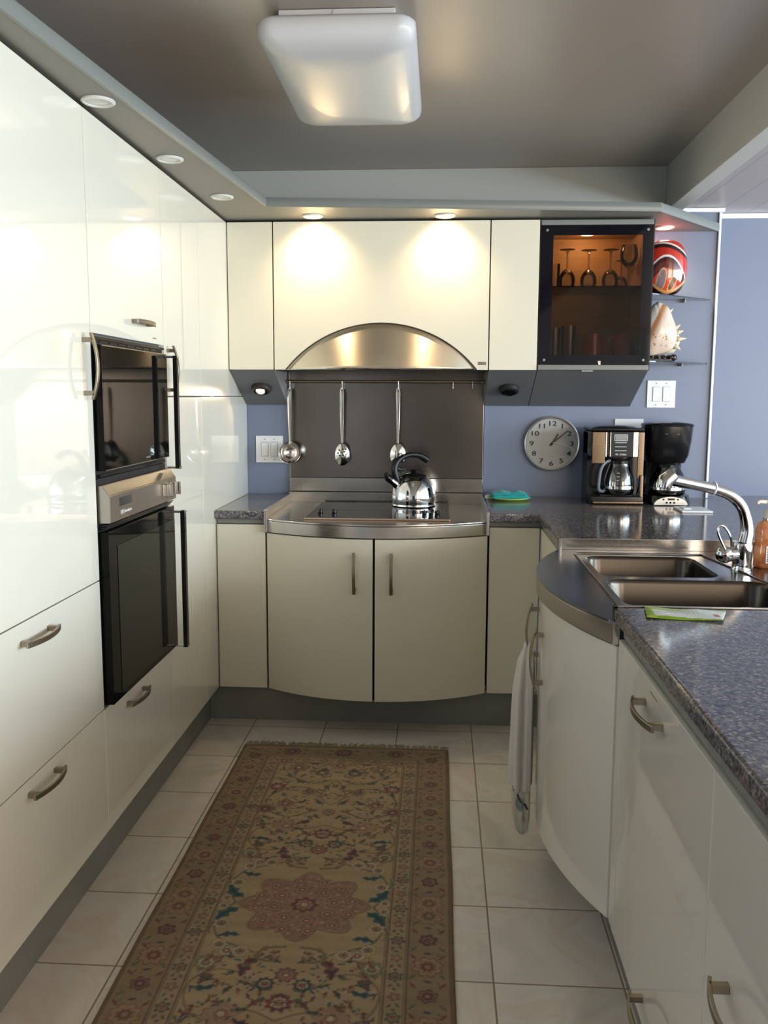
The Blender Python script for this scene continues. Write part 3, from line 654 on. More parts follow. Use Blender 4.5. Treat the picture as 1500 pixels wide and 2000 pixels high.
def paint_verts(o, fn):
    me = o.data; ca = me.color_attributes.new('paint', 'FLOAT_COLOR', 'POINT')
    n = len(me.vertices); co = np.zeros(n*3, 'f'); me.vertices.foreach_get('co', co); co = co.reshape(n, 3)
    col = np.ones((n, 4), 'f'); col[:, :3] = fn(co); ca.data.foreach_set('color', col.ravel())
# vase
VC = (0.978, 4.115, 1.8345)
bm = NB(); prof = []
for i in range(151):
    q = i/150; a = PI*q; z = 0.119*(1-math.cos(a)); rr = 0.094*(abs(math.sin(a))**0.62)
    if z < 0.003: rr = min(rr, 0.05)
    prof.append((max(rr, 0.0) if 0 < i < 150 else 0, z))
lathe(bm, prof, VC, 200, 1, 0.72)
o = obj('vase', bm, vcol_mat('swirled_glass_paint', 0.08, 0.8), origin=VC); tag(o, 'round red art glass vase with black, white and orange swirls on upper corner shelf', 'vase')
def vasecol(co):
    x = co[:, 0]/0.097; z = co[:, 2]/0.238
    c = np.tile(np.array([0.55, 0.03, 0.015], 'f'), (len(x), 1))
    def band(mask, col): c[mask] = col
    W = (0.78, 0.74, 0.70); K = (0.03, 0.012, 0.012)
    f1 = 0.90-0.10*np.clip(x, -1, 1)-0.16*x**2                              # top pale stripe and black band
    band((z < f1+0.035) & (z > f1), W); band((z <= f1) & (z > f1-0.07), K)
    f2 = 0.71-0.46*(x+0.10)**2                                             # big arch, white line over black
    band((z < f2) & (z > f2-0.04), W); f3 = f2-0.04
    band((z <= f3), (0.06, 0.012, 0.012)); f4 = 0.60-0.50*(x+0.05)**2
    band((z <= f4), (0.72, 0.075, 0.02)); band((z <= f4) & (z > f4-0.14), (0.14, 0.02, 0.015))
    band((z < f4-0.14) & (z < 0.38) & (x > 0.35), (0.55, 0.015, 0.02))
    e1 = ((x+0.30)/0.20)**2+((z-0.25-0.4*(x+0.3))/0.19)**2*1.0            # grey leaf
    band(e1 < 1.25, (0.75, 0.42, 0.22)); band(e1 < 0.9, (0.25, 0.20, 0.21))
    e2 = ((x-0.22-0.9*(z-0.22))/0.14)**2+((z-0.21)/0.14)**2
    band(e2 < 1.3, (0.78, 0.5, 0.28)); band(e2 < 0.85, (0.22, 0.10, 0.03))
    f5 = 0.02+0.30*np.abs(x-0.02)**1.7
    band((z < f5+0.05) & (z > f5), (0.80, 0.36, 0.12)); band(z <= f5, (0.03, 0.01, 0.01)); band((z < f5-0.10), (0.45, 0.02, 0.015))
    return c
paint_verts(o, vasecol)
# seashell: flared lip facing the camera, spiked whorl behind
def inflate(bm, outline, y0, front, back, rings=14, pw=0.55, center=None):
    """closed body from an X-Z outline, bulging by front towards -Y and by back towards +Y"""
    n = len(outline); cx_ = center[0] if center else sum(p[0] for p in outline)/n; cz_ = center[1] if center else sum(p[1] for p in outline)/n
    L_ = []
    for side, amt in ((-1, front), (1, back)):
        rs = []
        for i in range(rings+1 if side < 0 else rings):
            s_ = i/rings if side < 0 else i/rings
            k = s_; h = amt*(1-k*k)**pw if k < 1 else 0
            rs.append([(cx_+(p[0]-cx_)*k, y0+side*h, cz_+(p[1]-cz_)*k) for p in outline])
        L_.append(rs)
    seq = L_[0][1:]+[r for r in reversed(L_[1][1:])]
    vs = [[bm.verts.new(p) for p in r] for r in seq]
    for i in range(len(vs)-1):
        for k in range(n): bm.faces.new((vs[i][k], vs[i][(k+1) % n], vs[i+1][(k+1) % n], vs[i+1][k]))
    for r, y in ((vs[0], y0-front), (vs[-1], y0+back)):
        c_ = bm.verts.new((cx_, y, cz_))
        for k in range(n): bm.faces.new((c_, r[k], r[(k+1) % n]))
    bmesh.ops.recalc_face_normals(bm, faces=bm.faces)
def smooth_loop(pts, n=6):
    out = []; m = len(pts)
    for i in range(m):
        p0, p1, p2, p3 = (pts[(i+k-1) % m] for k in range(4))
        for j in range(n):
            u = j/n
            out.append(tuple(0.5*((2*p1[a])+(-p0[a]+p2[a])*u+(2*p0[a]-5*p1[a]+4*p2[a]-p3[a])*u*u+(-p0[a]+3*p1[a]-3*p2[a]+p3[a])*u**3) for a in (0, 1)))
    return out
SZ = 1.5475
t = empty('seashell', (0.94, 4.10, SZ+0.03), 'large cream and pink helmet seashell on lower corner shelf', 'seashell')
lipo = smooth_loop([(0.925, 1.800), (0.955, 1.808), (0.995, 1.785), (1.018, 1.735), (1.035, 1.69), (1.037, 1.64), (1.014, 1.596), (0.955, 1.575), (0.88, 1.572), (0.835, 1.60), (0.822, 1.67), (0.85, 1.74), (0.90, 1.79)], 8)
sq_ = lambda L_: [((0.887+(x-0.822)*(0.063/0.128)) if x < 0.95 else x, z) for x, z in L_]
lipo = sq_(lipo)
bm = NB(); inflate(bm, lipo, 4.10, 0.045, 0.05, 26, 0.5)
o = obj('lip', bm, vcol_mat('shell_lip_paint', 0.22, 0.3), t, ang=3)
def lipcol(co):
    og = ORG[t.name]; x = co[:, 0]+og[0]; z = co[:, 2]+og[2]
    c = np.tile(np.array([0.70, 0.54, 0.42], 'f'), (len(x), 1))
    k = np.clip((z-1.68)/0.12, 0, 1)[:, None]; c = c*(1-k)+np.array([0.72, 0.60, 0.48])*k
    xa = 0.885+0.45*(z-1.60)                                               # curved aperture
    g = np.exp(-((x-xa)/0.017)**2)*(z > 1.60)*(z < 1.795); g = g[:, None]
    c = c*(1-g)+np.array([0.40, 0.17, 0.06])*g
    lft = (x < xa-0.012)[:, None]; c = np.where(lft, np.array([0.74, 0.70, 0.64]), c)
    rng = np.random.RandomState(4)
    for i in range(12):
        px, pz = 0.925+0.06*rng.rand(), 1.615+0.05*rng.rand(); c[(x-px)**2+(z-pz)**2 < (0.0022+0.0022*rng.rand())**2] = (0.30, 0.09, 0.03)
    return c
paint_verts(o, lipcol)
bm = NB(); body = smooth_loop([(0.95, 1.795), (1.00, 1.775), (1.035, 1.71), (1.058, 1.66), (1.06, 1.63), (1.045, 1.60), (1.025, 1.585), (0.95, 1.58), (0.86, 1.60), (0.84, 1.70), (0.88, 1.77)], 5)
body = sq_(body); inflate(bm, body, 4.135, 0.02, 0.09, 10)
for (x, z, dx_, dz_) in ((1.045, 1.70, 0.012, 0.012), (1.056, 1.678, 0.016, 0.006), (1.060, 1.648, 0.026, 0.002), (1.050, 1.612, 0.012, -0.012), (1.01, 1.768, 0.012, 0.012)):
    tube(bm, [(x-0.018, 4.13, z-dz_*0.4), (x-0.002, 4.125, z), (x+dx_, 4.12, z+dz_)], [0.016, 0.009, 0.0012], 10)
obj('whorl', bm, mat('pale_shell', (0.66, 0.55, 0.40), 0.5), t, ang=3)
bm = NB(); rng = random.Random(3)
for i in range(5):
    ball(bm, (0.905+i*0.026, 4.10+rng.uniform(-0.02, 0.02), SZ+0.0145), 0.016, 1.1, 1.2, 0.9, 14)
box(bm, 0.893, 1.02, 4.075, 4.13, SZ+0.0, SZ+0.012, 0.003)
ball(bm, (1.022, 4.085, SZ+0.016), 0.017, 1, 1, 0.95, 14)
M_ROCK = mat('black_speckled_stone', (0.02, 0.02, 0.02), 0.25)
lk(M_ROCK, ramp(M_ROCK, noise(M_ROCK, coords(M_ROCK), 90, 3), [(0.55, (0.008, 0.008, 0.008)), (0.62, (0.30, 0.26, 0.2))], 'CONSTANT'), bsdf(M_ROCK).inputs['Base Color'])
tag(obj('shell_stand', bm, M_ROCK, origin=(0.94, 4.1, SZ)), 'knobbly black and cream stand under the seashell', 'stand')

# ------------------------------------------------------------------ rail, utensils
t = empty('utensil_rail', (-0.26, 4.215, 1.457), 'dark round steel rail running along the top of the backsplash', 'rail')
bm = NB(); tube(bm, [(-0.727, 4.21, 1.457), (0.196, 4.21, 1.457)], 0.0062, 14); obj('rod', bm, M_NICKEL, t)
for x in (-0.717, -0.50, -0.02, 0.187):
    bm = NB(); cyl(bm, (x, 4.2455, 1.457), 0.006, 0.03, 'y', 12); tube(bm, [(x-0.012, 4.21, 1.457), (x+0.012, 4.21, 1.457)], 0.0075, 14); obj('bracket', bm, M_NICKEL, t)
def hook(x, lab, grp='S hooks on the steel rail'):
    bm = NB(); P_ = []
    for i in range(13): a = -0.6+(PI+1.2)*i/12; P_.append((x, 4.21-0.0082*math.cos(a), 1.4572+0.0082*math.sin(a)))
    P_.reverse(); P_ = [(x, 4.2100-0.0082*math.cos(a_), 1.4572+0.0082*math.sin(a_)) for a_ in [PI+0.3-(PI+0.3)*i/10 for i in range(11)]]
    P_ += [(x, 4.2018, 1.447), (x, 4.203, 1.438), (x, 4.2045, 1.432)]
    for i in range(9): a = PI*i/8; P_.append((x, 4.1975+0.007*math.cos(a), 1.427-0.007*math.sin(a)))
    tube(bm, P_, 0.0015, 8); o = obj('rail_hook', bm, M_CHROME, origin=(x, 4.21, 1.42)); return tag(o, lab, 'hook', grp)
for x, lab in ((-0.711, 'steel hook holding the soup ladle'), (-0.464, 'steel hook holding the slotted spoon'), (-0.201, 'steel hook holding the solid spoon'),
               (0.054, 'empty steel hook on the rail, left of the other empty one'), (0.144, 'empty steel hook at the right end of the rail')): hook(x, lab)
def uhandle(bm, x, y, z0, z1, w0, w1):
    """flat tapering handle with a hanging eye"""
    fs = []; prev = None
    for i in range(13):
        u = i/12; z = z0+(z1-z0)*u; wd = (w0+(w1-w0)*u)/2; yy = y-0.010*math.sin(PI*u)*0.6
        if i == 12: wd *= 0.55
        ring = [bm.verts.new((x+a*wd, yy+b*0.0012, z)) for a, b in ((-1, -1), (-0.5, -1.7), (0.5, -1.7), (1, -1), (1, 1), (-1, 1))]
        if prev:
            for k in range(6): fs.append(bm.faces.new((prev[k], prev[(k+1) % 6], ring[(k+1) % 6], ring[k])))
        else: fs.append(bm.faces.new(ring))
        prev = ring
    fs.append(bm.faces.new(prev)); bmesh.ops.recalc_face_normals(bm, faces=fs)
def eye(bm, x, y, z): cyl(bm, (x, y, z), 0.0035, 0.0012, 'y', 14)
UY = 4.193
def utensil(x, lab, kind, cat):
    t = empty(kind, (x, UY, 1.07), lab, cat, 'cooking utensils hanging from the rail')
    bm = NB(); uhandle(bm, x, UY, 1.170, 1.426, 0.009, 0.021)
    obj('handle', bm, M_UTENSIL, t)
    bm = NB(); eye(bm, x, UY-0.0025, 1.414); obj('hanging_eye', bm, M_BLACKM, t)
    return t
t = utensil(-0.711, 'stainless soup ladle hanging at the left end of the rail', 'ladle', 'utensil')
bm = NB(); prof = [(r*1.15, q*1.15) for r, q in [(0.0, -0.030), (0.020, -0.028), (0.034, -0.019), (0.043, -0.004), (0.046, 0.012), (0.0446, 0.0125), (0.0415, -0.003), (0.032, -0.0175), (0.019, -0.0262), (0, -0.028)]]
lathe(bm, prof, (0, 0, 0), 40)
rm = Matrix.Rotation(math.radians(72), 3, 'X')
for q in bm.verts: q.co = rm @ q.co + Vector((-0.711, UY-0.002, 1.120))
obj('bowl', bm, M_UTENSIL, t)
bm = NB(); tube(bm, [(-0.711, UY, 1.175), (-0.711, UY-0.002, 1.162)], [0.0045, 0.005], 10, sq=(1.3, 0.6)); obj('neck', bm, M_UTENSIL, t)
def spoonbowl(bm, x, zc, rx, rz, holes):
    """shallow oval bowl, convex to the front; holes left open"""
    n1, n2 = 18, 48; grid = []
    for i in range(n1+1):
        k = i/n1; grid.append([bm.verts.new((x+rx*k*math.cos(2*PI*j/n2)*(1-0.10*math.sin(2*PI*j/n2)*k), UY+0.001-0.013*(1-k*k), zc+rz*k*math.sin(2*PI*j/n2))) for j in range(n2)])
    for i in range(n1):
        for j in range(n2):
            q = (grid[i][j], grid[i][(j+1) % n2], grid[i+1][(j+1) % n2], grid[i+1][j])
            if i == 0: q = (grid[0][0],)+(grid[1][(j+1) % n2], grid[1][j]) 
            bm.faces.new(q)
    bmesh.ops.remove_doubles(bm, verts=bm.verts, dist=1e-6)
t = utensil(-0.464, 'stainless slotted spoon with round holes, middle of the hanging utensils', 'slotted_spoon', 'utensil')
bm = NB(); spoonbowl(bm, -0.464, 1.117, 0.0345, 0.053, None); o = obj('bowl', bm, M_UTENSIL, t, ang=3)
md = o.modifiers.new('thick', 'SOLIDIFY'); md.thickness = 0.0012
bm = NB()
for i, (dx_, dz_) in enumerate([(-0.012, 0.020), (0.004, 0.024), (-0.018, 0.006), (-0.003, 0.010), (0.012, 0.012), (0.020, 0.0), (-0.010, -0.006), (0.006, -0.004), (-0.001, -0.018), (0.013, -0.016), (0.018, 0.024)]):
    k2 = (dx_/0.0345)**2+(dz_/0.053)**2; cyl(bm, (-0.464+dx_, UY+0.0012-0.013*(1-k2), 1.117+dz_), 0.0042, 0.0026, 'y', 14)
obj('hole', bm, M_BLACKM, t)['kind'] = 'stuff'
t = utensil(-0.201, 'stainless solid serving spoon hanging behind the kettle', 'serving_spoon', 'utensil')
bm = NB(); spoonbowl(bm, -0.201, 1.119, 0.0365, 0.053, None); o = obj('bowl', bm, M_UTENSIL, t, ang=3)
md = o.modifiers.new('thick', 'SOLIDIFY'); md.thickness = 0.0012

# ------------------------------------------------------------------ wall plates and clock
def plate(x0, x1, z0, z1, lab, sw=True):
    t = empty('switch_plate' if sw else 'outlet_plate', ((x0+x1)/2, 4.2645, (z0+z1)/2), lab, 'light switch' if sw else 'outlet')
    obj('cover', B(x0, x1, 4.258, 4.2645, z0, z1, 0.002), M_WHITE, t)
    if sw:
        for k in (-1, 1):
            cx_ = (x0+x1)/2+k*0.023; zc = (z0+z1)/2
            obj('rocker_gap', B(cx_-0.0172, cx_+0.0172, 4.2575, 4.2579, zc-0.0347, zc+0.0347), M_KICK, t)
            obj('rocker', B(cx_-0.0155, cx_+0.0155, 4.2545, 4.2575, zc-0.033, zc+0.033, 0.001), M_WHITE, t)
            for s_ in (-1, 1): bm = NB(); cyl(bm, (cx_, 4.2578, zc+s_*0.049), 0.0028, 0.001, 'y', 12); obj('screw', bm, M_KICK, t)
    return t
plate(-0.888, -0.757, 1.070, 1.199, 'white double rocker switch plate left of the backsplash')
plate(0.954, 1.083, 1.341, 1.467, 'white double rocker switch plate below the corner shelves')
plate(0.811, 0.943, 1.165, 1.289, 'white wall plate mostly hidden behind the brown and black coffee maker', False)
t = plate(0.915, 0.985, 1.01, 1.10, 'white wall outlet with black plug between the two coffee makers', False)
bm = NB(); box(bm, 0.915, 0.945, 4.22, 4.2575, 1.03, 1.075, 0.004); tube(bm, [(0.93, 4.23, 1.03), (0.925, 4.21, 0.99), (0.915, 4.2, 0.95), (0.905, 4.21, 0.925)], 0.0035, 8); obj('plug', bm, M_BLACK, t)
CK = Vector((0.521, 4.2645, 1.171))
t = empty('wall_clock', CK, 'round wall clock with silver rim, grey face and black numerals', 'clock')
bm = NB(); lathe(bm, [(0.121, 0.0), (0.1275, 0.0), (0.1295, 0.012), (0.1285, 0.028), (0.124, 0.031), (0.1205, 0.028), (0.119, 0.016), (0.118, 0.010), (0.119, 0)], CK, 72, axis='y'); obj('rim', bm, mat('silver_clock_rim', (0.62, 0.60, 0.58), 0.3, 0.8), t)
bm = NB(); lathe(bm, [(0, 0.002), (0.1195, 0.002), (0.1195, 0.010), (0, 0.010)], CK, 64, axis='y'); fc = obj('face', bm, mat('grey_clock_face', (0.40, 0.395, 0.375), 0.25, coat=0.3), t)
for k in range(1, 13):
    a = k*PI/6; text('numeral', str(k), 0.031, M_BLACKM, fc, (CK.x+0.094*math.sin(a), CK.y-0.0105, CK.z+0.094*math.cos(a)-0.0005), sx=1.42, depth=0.0006, bold=0.00035)
def hand(name, ang, L1, L0, w0, w1, m, yy):
    bm = NB(); prism(bm, [(-w0, -L0), (w0, -L0), (w1, L1), (-w1, L1)], 0, 0.0008, 'y')
    r_ = Matrix.Rotation(ang, 3, 'Y')
    for q in bm.verts: q.co = r_ @ q.co + Vector((CK.x, CK.y-yy, CK.z))
    obj(name, bm, m, t)
M_HAND = mat('dark_brown_clock_hand', (0.045, 0.032, 0.026), 0.4)
hand('hour_hand', math.radians(33), 0.055, 0.012, 0.0042, 0.003, M_HAND, 0.0135)
hand('minute_hand', math.radians(50), 0.093, 0.014, 0.0034, 0.002, M_HAND, 0.0150)
bm = NB(); tube(bm, [(CK.x+0.004+0.105*u, CK.y-0.0165, CK.z+0.004-0.004*u-0.036*u**3) for u in [i/12 for i in range(13)]], 0.0014, 6); obj('glint_second_hand', bm, mat('bright_glint_hand', (0.9, 0.9, 0.9), 0.25, 0.2), t)  # second hand bent and brightened to carry the curved reflection in the glass
bm = NB(); cyl(bm, (CK.x, CK.y-0.0105, CK.z), 0.006, 0.007, 'y', 20, 0.001); obj('hub', bm, M_BLACKM, t)
obj('brand_mark', B(CK.x-0.012, CK.x+0.012, CK.y-0.0108, CK.y-0.0102, CK.z-0.062, CK.z-0.060), M_KICK, fc)

# ------------------------------------------------------------------ granite worktops
CT0, CT1 = 0.884, 0.920
def slab(pts, origin, lab, bev=0.008):
    bm = NB(); prism(bm, pts, CT0, CT1); bm.normal_update()
    bmesh.ops.bevel(bm, geom=[e for e in bm.edges if abs(e.verts[0].co.z-e.verts[1].co.z) < 1e-5], offset=bev, segments=3, profile=0.5, affect='EDGES')
    return tag(obj('granite_worktop', bm, M_GRAN, origin=origin), lab, 'worktop')
slab([(-0.929, 3.603), (-0.7235, 3.603), (-0.7235, 4.2625), (-0.929, 4.2625)], (-0.82, 3.9, CT0), 'short piece of speckled granite worktop left of the cooktop')
slab([(0.2025, 3.603), (0.398, 3.603), (0.398, 2.99), (1.75, 2.99), (1.75, 4.386), (1.2545, 4.386), (1.2545, 4.2485), (1.238, 4.2485), (1.238, 4.2625), (0.2025, 4.2625)], (0.8, 3.8, CT0), 'speckled granite worktop in the back right corner under the coffee makers')
slab([(0.398, 0.42), (1.75, 0.42), (1.75, 2.986), (1.085, 2.986), (1.085, 2.0085), (0.398, 2.0085)], (0.9, 1.2, CT0), 'speckled granite worktop on the peninsula nearest the camera, beside the sink')

# ------------------------------------------------------------------ peninsula cabinets (face at X = 0.41)
XR = 0.41
t = empty('base_cabinet', (XR, 3.29, 0.158), 'cream cabinet side panel in the corner between back counter and sink unit', 'cabinet')
obj('body', B(XR+0.021, 1.7, 2.99, 3.645, 0.158, 0.8825), M_CARC, t); obj('panel', B(XR, XR+0.02, 2.992, 3.627, 0.160, 0.860, 0.0015), M_SATIN, t)
obj('top_rail', B(XR+0.012, XR+0.02, 2.992, 3.627, 0.863, 0.8825), M_KICK, t)
SY0, SY1, SD = 2.012, 2.985, 0.120
t = empty('sink_cabinet', (XR, 2.5, 0.158), 'cream base cabinet with two bowed doors below the sink', 'cabinet')
bm = NB(); a = arc(SY0+0.002, SY1-0.002, XR+0.024, SD-0.004, 30); prism(bm, [(b, q) for q, b in a]+[(0.44, SY1-0.002), (0.44, SY0+0.002)], 0.158, 0.668)
obj('body', bm, M_GAP, t)
for u0, u1, hy in ((SY0+0.003, 2.495, 2.445), (2.501, SY1-0.003, 2.605)):
    bm = NB(); bow(bm, SY0, SY1, XR, SD, u0, u1, 0.160, 0.826, 0.02, swap=True); d = obj('door', bm, M_GLOSS, t)
    xx = min(arc(SY0, SY1, XR, SD, 200), key=lambda p: abs(p[0]-hy))[1]
    handle(d, (xx+0.001, hy, 0.665 if hy < 2.5 else 0.70), (0, 0, 1), (-1, 0, 0), 0.172, 0.036, 0.013)
for y0, y1, full, lab in ((1.289, 2.008, 1, 'cream peninsula base cabinet next to the sink unit, bow handle near its top'), (0.45, 1.288, 0, 'cream peninsula base cabinet at the lower right corner of the photo')):
    t = empty('base_cabinet', (XR, (y0+y1)/2, 0.158), lab, 'cabinet')
    obj('body', B(XR+0.021, 1.05, y0, y1, 0.158, 0.8825), M_CARC, t)
    ys = y0+0.0004
    obj('top_rail', B(XR+0.010, XR+0.02, ys, y1, 0.850, 0.8825), M_KICK, t)
    if full:
        obj('filler_panel', B(XR, XR+0.02, 1.950, y1-0.0015, 0.160, 0.846, 0.002), M_GLOSS, t)
        d = obj('door', B(XR, XR+0.02, ys, 1.9475, 0.160, 0.846, 0.003), M_GLOSS, t)
        handle(d, (XR, 1.665, 0.795), (0, 1, 0), (-1, 0, 0), 0.172, 0.036, 0.013)
        handle(d, (XR, 1.585, 0.215), (0, 1, 0), (-1, 0, 0), 0.172, 0.036, 0.013)
        obj('badge', B(XR-0.0004, XR+0.0001, 1.64, 1.70, 0.826, 0.829), M_KICK, d)
    else:
        d = obj('door', B(XR, XR+0.02, ys, y1-0.0002, 0.160, 0.846, 0.003), M_GLOSS, t)
        handle(d, (XR, 1.11, 0.575), (0, 1, 0), (-1, 0, 0), 0.172, 0.036, 0.013)

# ------------------------------------------------------------------ sink unit
ZD = 0.885; SX1 = 1.080
t = empty('sink', (0.7, 2.5, 0.83), 'stainless steel double sink with bowed front edge in the peninsula', 'sink')
def rrect(x0, x1, y0, y1, r, n=6, skew=0):
    cx_, cy_ = (x0+x1)/2, (y0+y1)/2
    return [(cx_+p[0]+skew*(p[1]), cy_+p[1]) for p in srect(0, (x1-x0)/2, (y1-y0)/2, r, n)]
bowls = [((0.462, 0.800, 2.535, 2.865), 0.05, 0.0), ((0.458, 0.900, 2.165, 2.497), 0.055, 0.0)]
bm = NB(); outer = [(b, q) for q, b in arc(SY0, SY1, 0.400, SD, 40)]+[(SX1, SY1), (SX1, SY0)]
ed = []
def loop(pts, z):
    vs = [bm.verts.new((p[0], p[1], z)) for p in pts]; return vs, [bm.edges.new((vs[i], vs[(i+1) % len(vs)])) for i in range(len(vs))]
ov, oe = loop(outer, ZD); ed += oe
rimb = (0.437, 0.94, 2.135, 2.905)
bl = []
for bb, r, sk in bowls:
    v_, e_ = loop(rrect(*bb, r, 8), ZD); ed += e_; bl.append(v_)
bmesh.ops.triangle_fill(bm, edges=ed, use_beauty=True)
for f in bm.faces:
    f.normal_update()
    if f.normal.z < 0: f.normal_flip()
ov2 = [bm.verts.new((q.co.x, q.co.y, ZD-0.006)) for q in ov]
for i in range(len(ov)): bm.faces.new((ov[i], ov[(i+1) % len(ov)], ov2[(i+1) % len(ov)], ov2[i]))
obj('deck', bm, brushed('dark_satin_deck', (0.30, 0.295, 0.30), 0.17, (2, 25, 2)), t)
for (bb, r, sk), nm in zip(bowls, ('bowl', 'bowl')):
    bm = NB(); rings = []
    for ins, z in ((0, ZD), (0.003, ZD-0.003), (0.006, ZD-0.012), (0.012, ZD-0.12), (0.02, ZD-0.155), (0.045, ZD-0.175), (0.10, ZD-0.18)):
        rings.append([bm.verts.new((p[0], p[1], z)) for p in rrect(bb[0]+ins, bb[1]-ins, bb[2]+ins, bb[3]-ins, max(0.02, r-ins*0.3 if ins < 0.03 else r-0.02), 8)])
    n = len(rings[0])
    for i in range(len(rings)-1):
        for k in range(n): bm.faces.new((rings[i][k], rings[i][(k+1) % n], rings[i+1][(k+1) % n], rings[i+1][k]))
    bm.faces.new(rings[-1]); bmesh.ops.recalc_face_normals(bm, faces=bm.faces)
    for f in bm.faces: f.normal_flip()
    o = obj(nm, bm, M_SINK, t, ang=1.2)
    c_ = ((bb[0]+bb[1])/2, (bb[2]+bb[3])/2, ZD-0.1795)
    bm = NB(); lathe(bm, [(0.045, 0), (0.045, 0.002), (0.035, 0.003), (0.03, 0.0005), (0, 0.0005)], c_, 28); obj('drain', bm, M_CHROME, o)
# raised pressed rim round the bowls
bm = NB()
pr = rrect(0.437, 0.945, 2.135, 2.905, 0.03, 6)
pr = [(min(p[0], 0.845 if p[1] > 2.72 else 9), p[1]) for p in pr]
tube(bm, [(p[0], p[1], ZD+0.0005) for p in pr], 0.0035, 8, closed=True); obj('pressed_rim', bm, M_SINK, t, ang=3)
bm = NB(); full = [(b, q) for q, b in arc(SY0, SY1, 0.400, SD, 60)]; inn = [(x+0.012, y) for x, y in reversed(full)]
prism(bm, full+inn, 0.831, ZD-0.0062, 'z', 0.002); obj('front_band', bm, M_STEEL, t)
bm = NB(); box(bm, 0.396, SX1, SY0-0.003, SY0+0.007, ZD, 0.9225, 0.001); box(bm, 0.396, 0.406, SY0-0.003, SY0+0.010, 0.831, 0.9225, 0.001); obj('upstand', bm, M_STEELH, t)
bm = NB(); box(bm, 0.396, SX1, SY1-0.007, SY1+0.0045, ZD, 0.9225, 0.001); box(bm, 0.396, 0.406, SY1-0.010, SY1+0.003, 0.831, 0.9225, 0.001); obj('upstand', bm, M_STEELH, t)
bm = NB(); box(bm, SX1-0.006, SX1+0.0045, SY0, SY1, ZD, 0.9225, 0.001)
obj('upstand', bm, M_STEELH, t)

# ------------------------------------------------------------------ faucet
FX, FY = 0.893, 2.665
t = empty('faucet', (FX, FY, ZD), 'chrome pull-out kitchen faucet with curved neck and loop lever', 'faucet')
bm = NB(); lathe(bm, [(0, 0), (0.030, 0), (0.030, 0.004), (0.0275, 0.008), (0.027, 0.020), (0.0285, 0.032), (0.0285, 0.075), (0.026, 0.082), (0, 0.083)], (FX, FY, ZD+0.0005), 36); obj('base', bm, M_CHROME, t)
def spline(pts, n=8):
    pts = [Vector(p) for p in pts]; out = []
    for i in range(len(pts)-1):
        p0 = pts[max(i-1, 0)]; p1 = pts[i]; p2 = pts[i+1]; p3 = pts[min(i+2, len(pts)-1)]
        for j in range(n):
            u = j/n; out.append(0.5*((2*p1)+(-p0+p2)*u+(2*p0-5*p1+4*p2-p3)*u*u+(-p0+3*p1-3*p2+p3)*u**3))
    out.append(pts[-1]); return out
sp_ = spline([(FX+0.006, FY, ZD+0.083), (FX+0.010, FY, ZD+0.125), (FX-0.008, FY-0.004, ZD+0.185), (FX-0.045, FY-0.010, ZD+0.222), (FX-0.098, FY-0.018, ZD+0.243)], 8)
bm = NB(); tube(bm, sp_, [0.0215-0.005*min(1, i/14) for i in range(len(sp_))], 20); obj('neck', bm, M_CHROME, t)
p0 = Vector((FX-0.098, FY-0.018, ZD+0.243)); p1 = Vector((0.655, FY-0.062, 1.158)); dd = (p1-p0)
bm = NB(); tube(bm, [p0-dd*0.01, p0+dd*0.02, p0+dd*0.03, p0+dd*0.30, p0+dd*0.8, p1], [0.0175, 0.0185, 0.0165, 0.0155, 0.0165, 0.0185], 20); sh = obj('spray_head', bm, M_CHROME, t)
bm = NB(); tube(bm, [p0-dd*0.004, p0+dd*0.02], 0.0195, 20); obj('collar', bm, M_BEAD, t)
bm = NB(); tube(bm, [p1+Vector((0.012, 0, 0.014)), p1+Vector((-0.010, -0.004, -0.004)), p1+Vector((-0.016, -0.006, -0.026))], [0.020, 0.0235, 0.019], 20); obj('nozzle', bm, M_CHROME, sh, ang=1.2)
bm = NB(); ball(bm, (FX-0.055, FY-0.012, ZD+0.048), 0.0265, seg=28); tube(bm, [(FX-0.05, FY-0.01, ZD+0.045), (FX, FY, ZD+0.05)], 0.021, 18); vb = obj('valve_body', bm, M_CHROME, t, ang=1.5)
bm = NB(); lp = spline([(FX-0.060, FY-0.03, ZD+0.066), (FX-0.083, FY-0.035, ZD+0.112), (FX-0.082, FY-0.035, ZD+0.134), (FX-0.066, FY-0.035, ZD+0.133), (FX-0.045, FY-0.030, ZD+0.10), (FX-0.040, FY-0.025, ZD+0.066)], 6)
tube(bm, lp, 0.0033, 10); obj('lever', bm, M_CHROME, vb)

# ------------------------------------------------------------------ kettle
KX, KY, KZ = -0.121, 4.075, 0.8928; KS = 1.055; kparts = []
t = empty('kettle', (KX, KY, KZ), 'shiny stainless whistling kettle with black handle on the cooktop', 'kettle')
bm = NB(); lathe(bm, [(0, 0), (0.090, 0), (0.0945, 0.003), (0.0935, 0.008), (0.0935, 0.012), (0.0950, 0.020), (0.0955, 0.040), (0.0915, 0.070), (0.081, 0.100), (0.064, 0.122), (0.046, 0.135), (0, 0.137)], (KX, KY, KZ), 64)
obj('body', bm, M_CHROME, t, ang=0.9)
bm = NB(); lathe(bm, [(0.060, 0.126), (0.057, 0.133), (0.036, 0.141), (0.016, 0.144), (0.012, 0.147), (0.017, 0.152), (0.014, 0.156), (0, 0.157)], (KX, KY, KZ), 40); obj('lid', bm, M_BLACK, t, ang=0.9)
bm = NB(); tube(bm, [(KX-0.062, KY-0.028, KZ+0.085), (KX-0.090, KY-0.040, KZ+0.108), (KX-0.103, KY-0.046, KZ+0.119)], [0.021, 0.0155, 0.0145], 20); obj('spout', bm, M_CHROME, t)
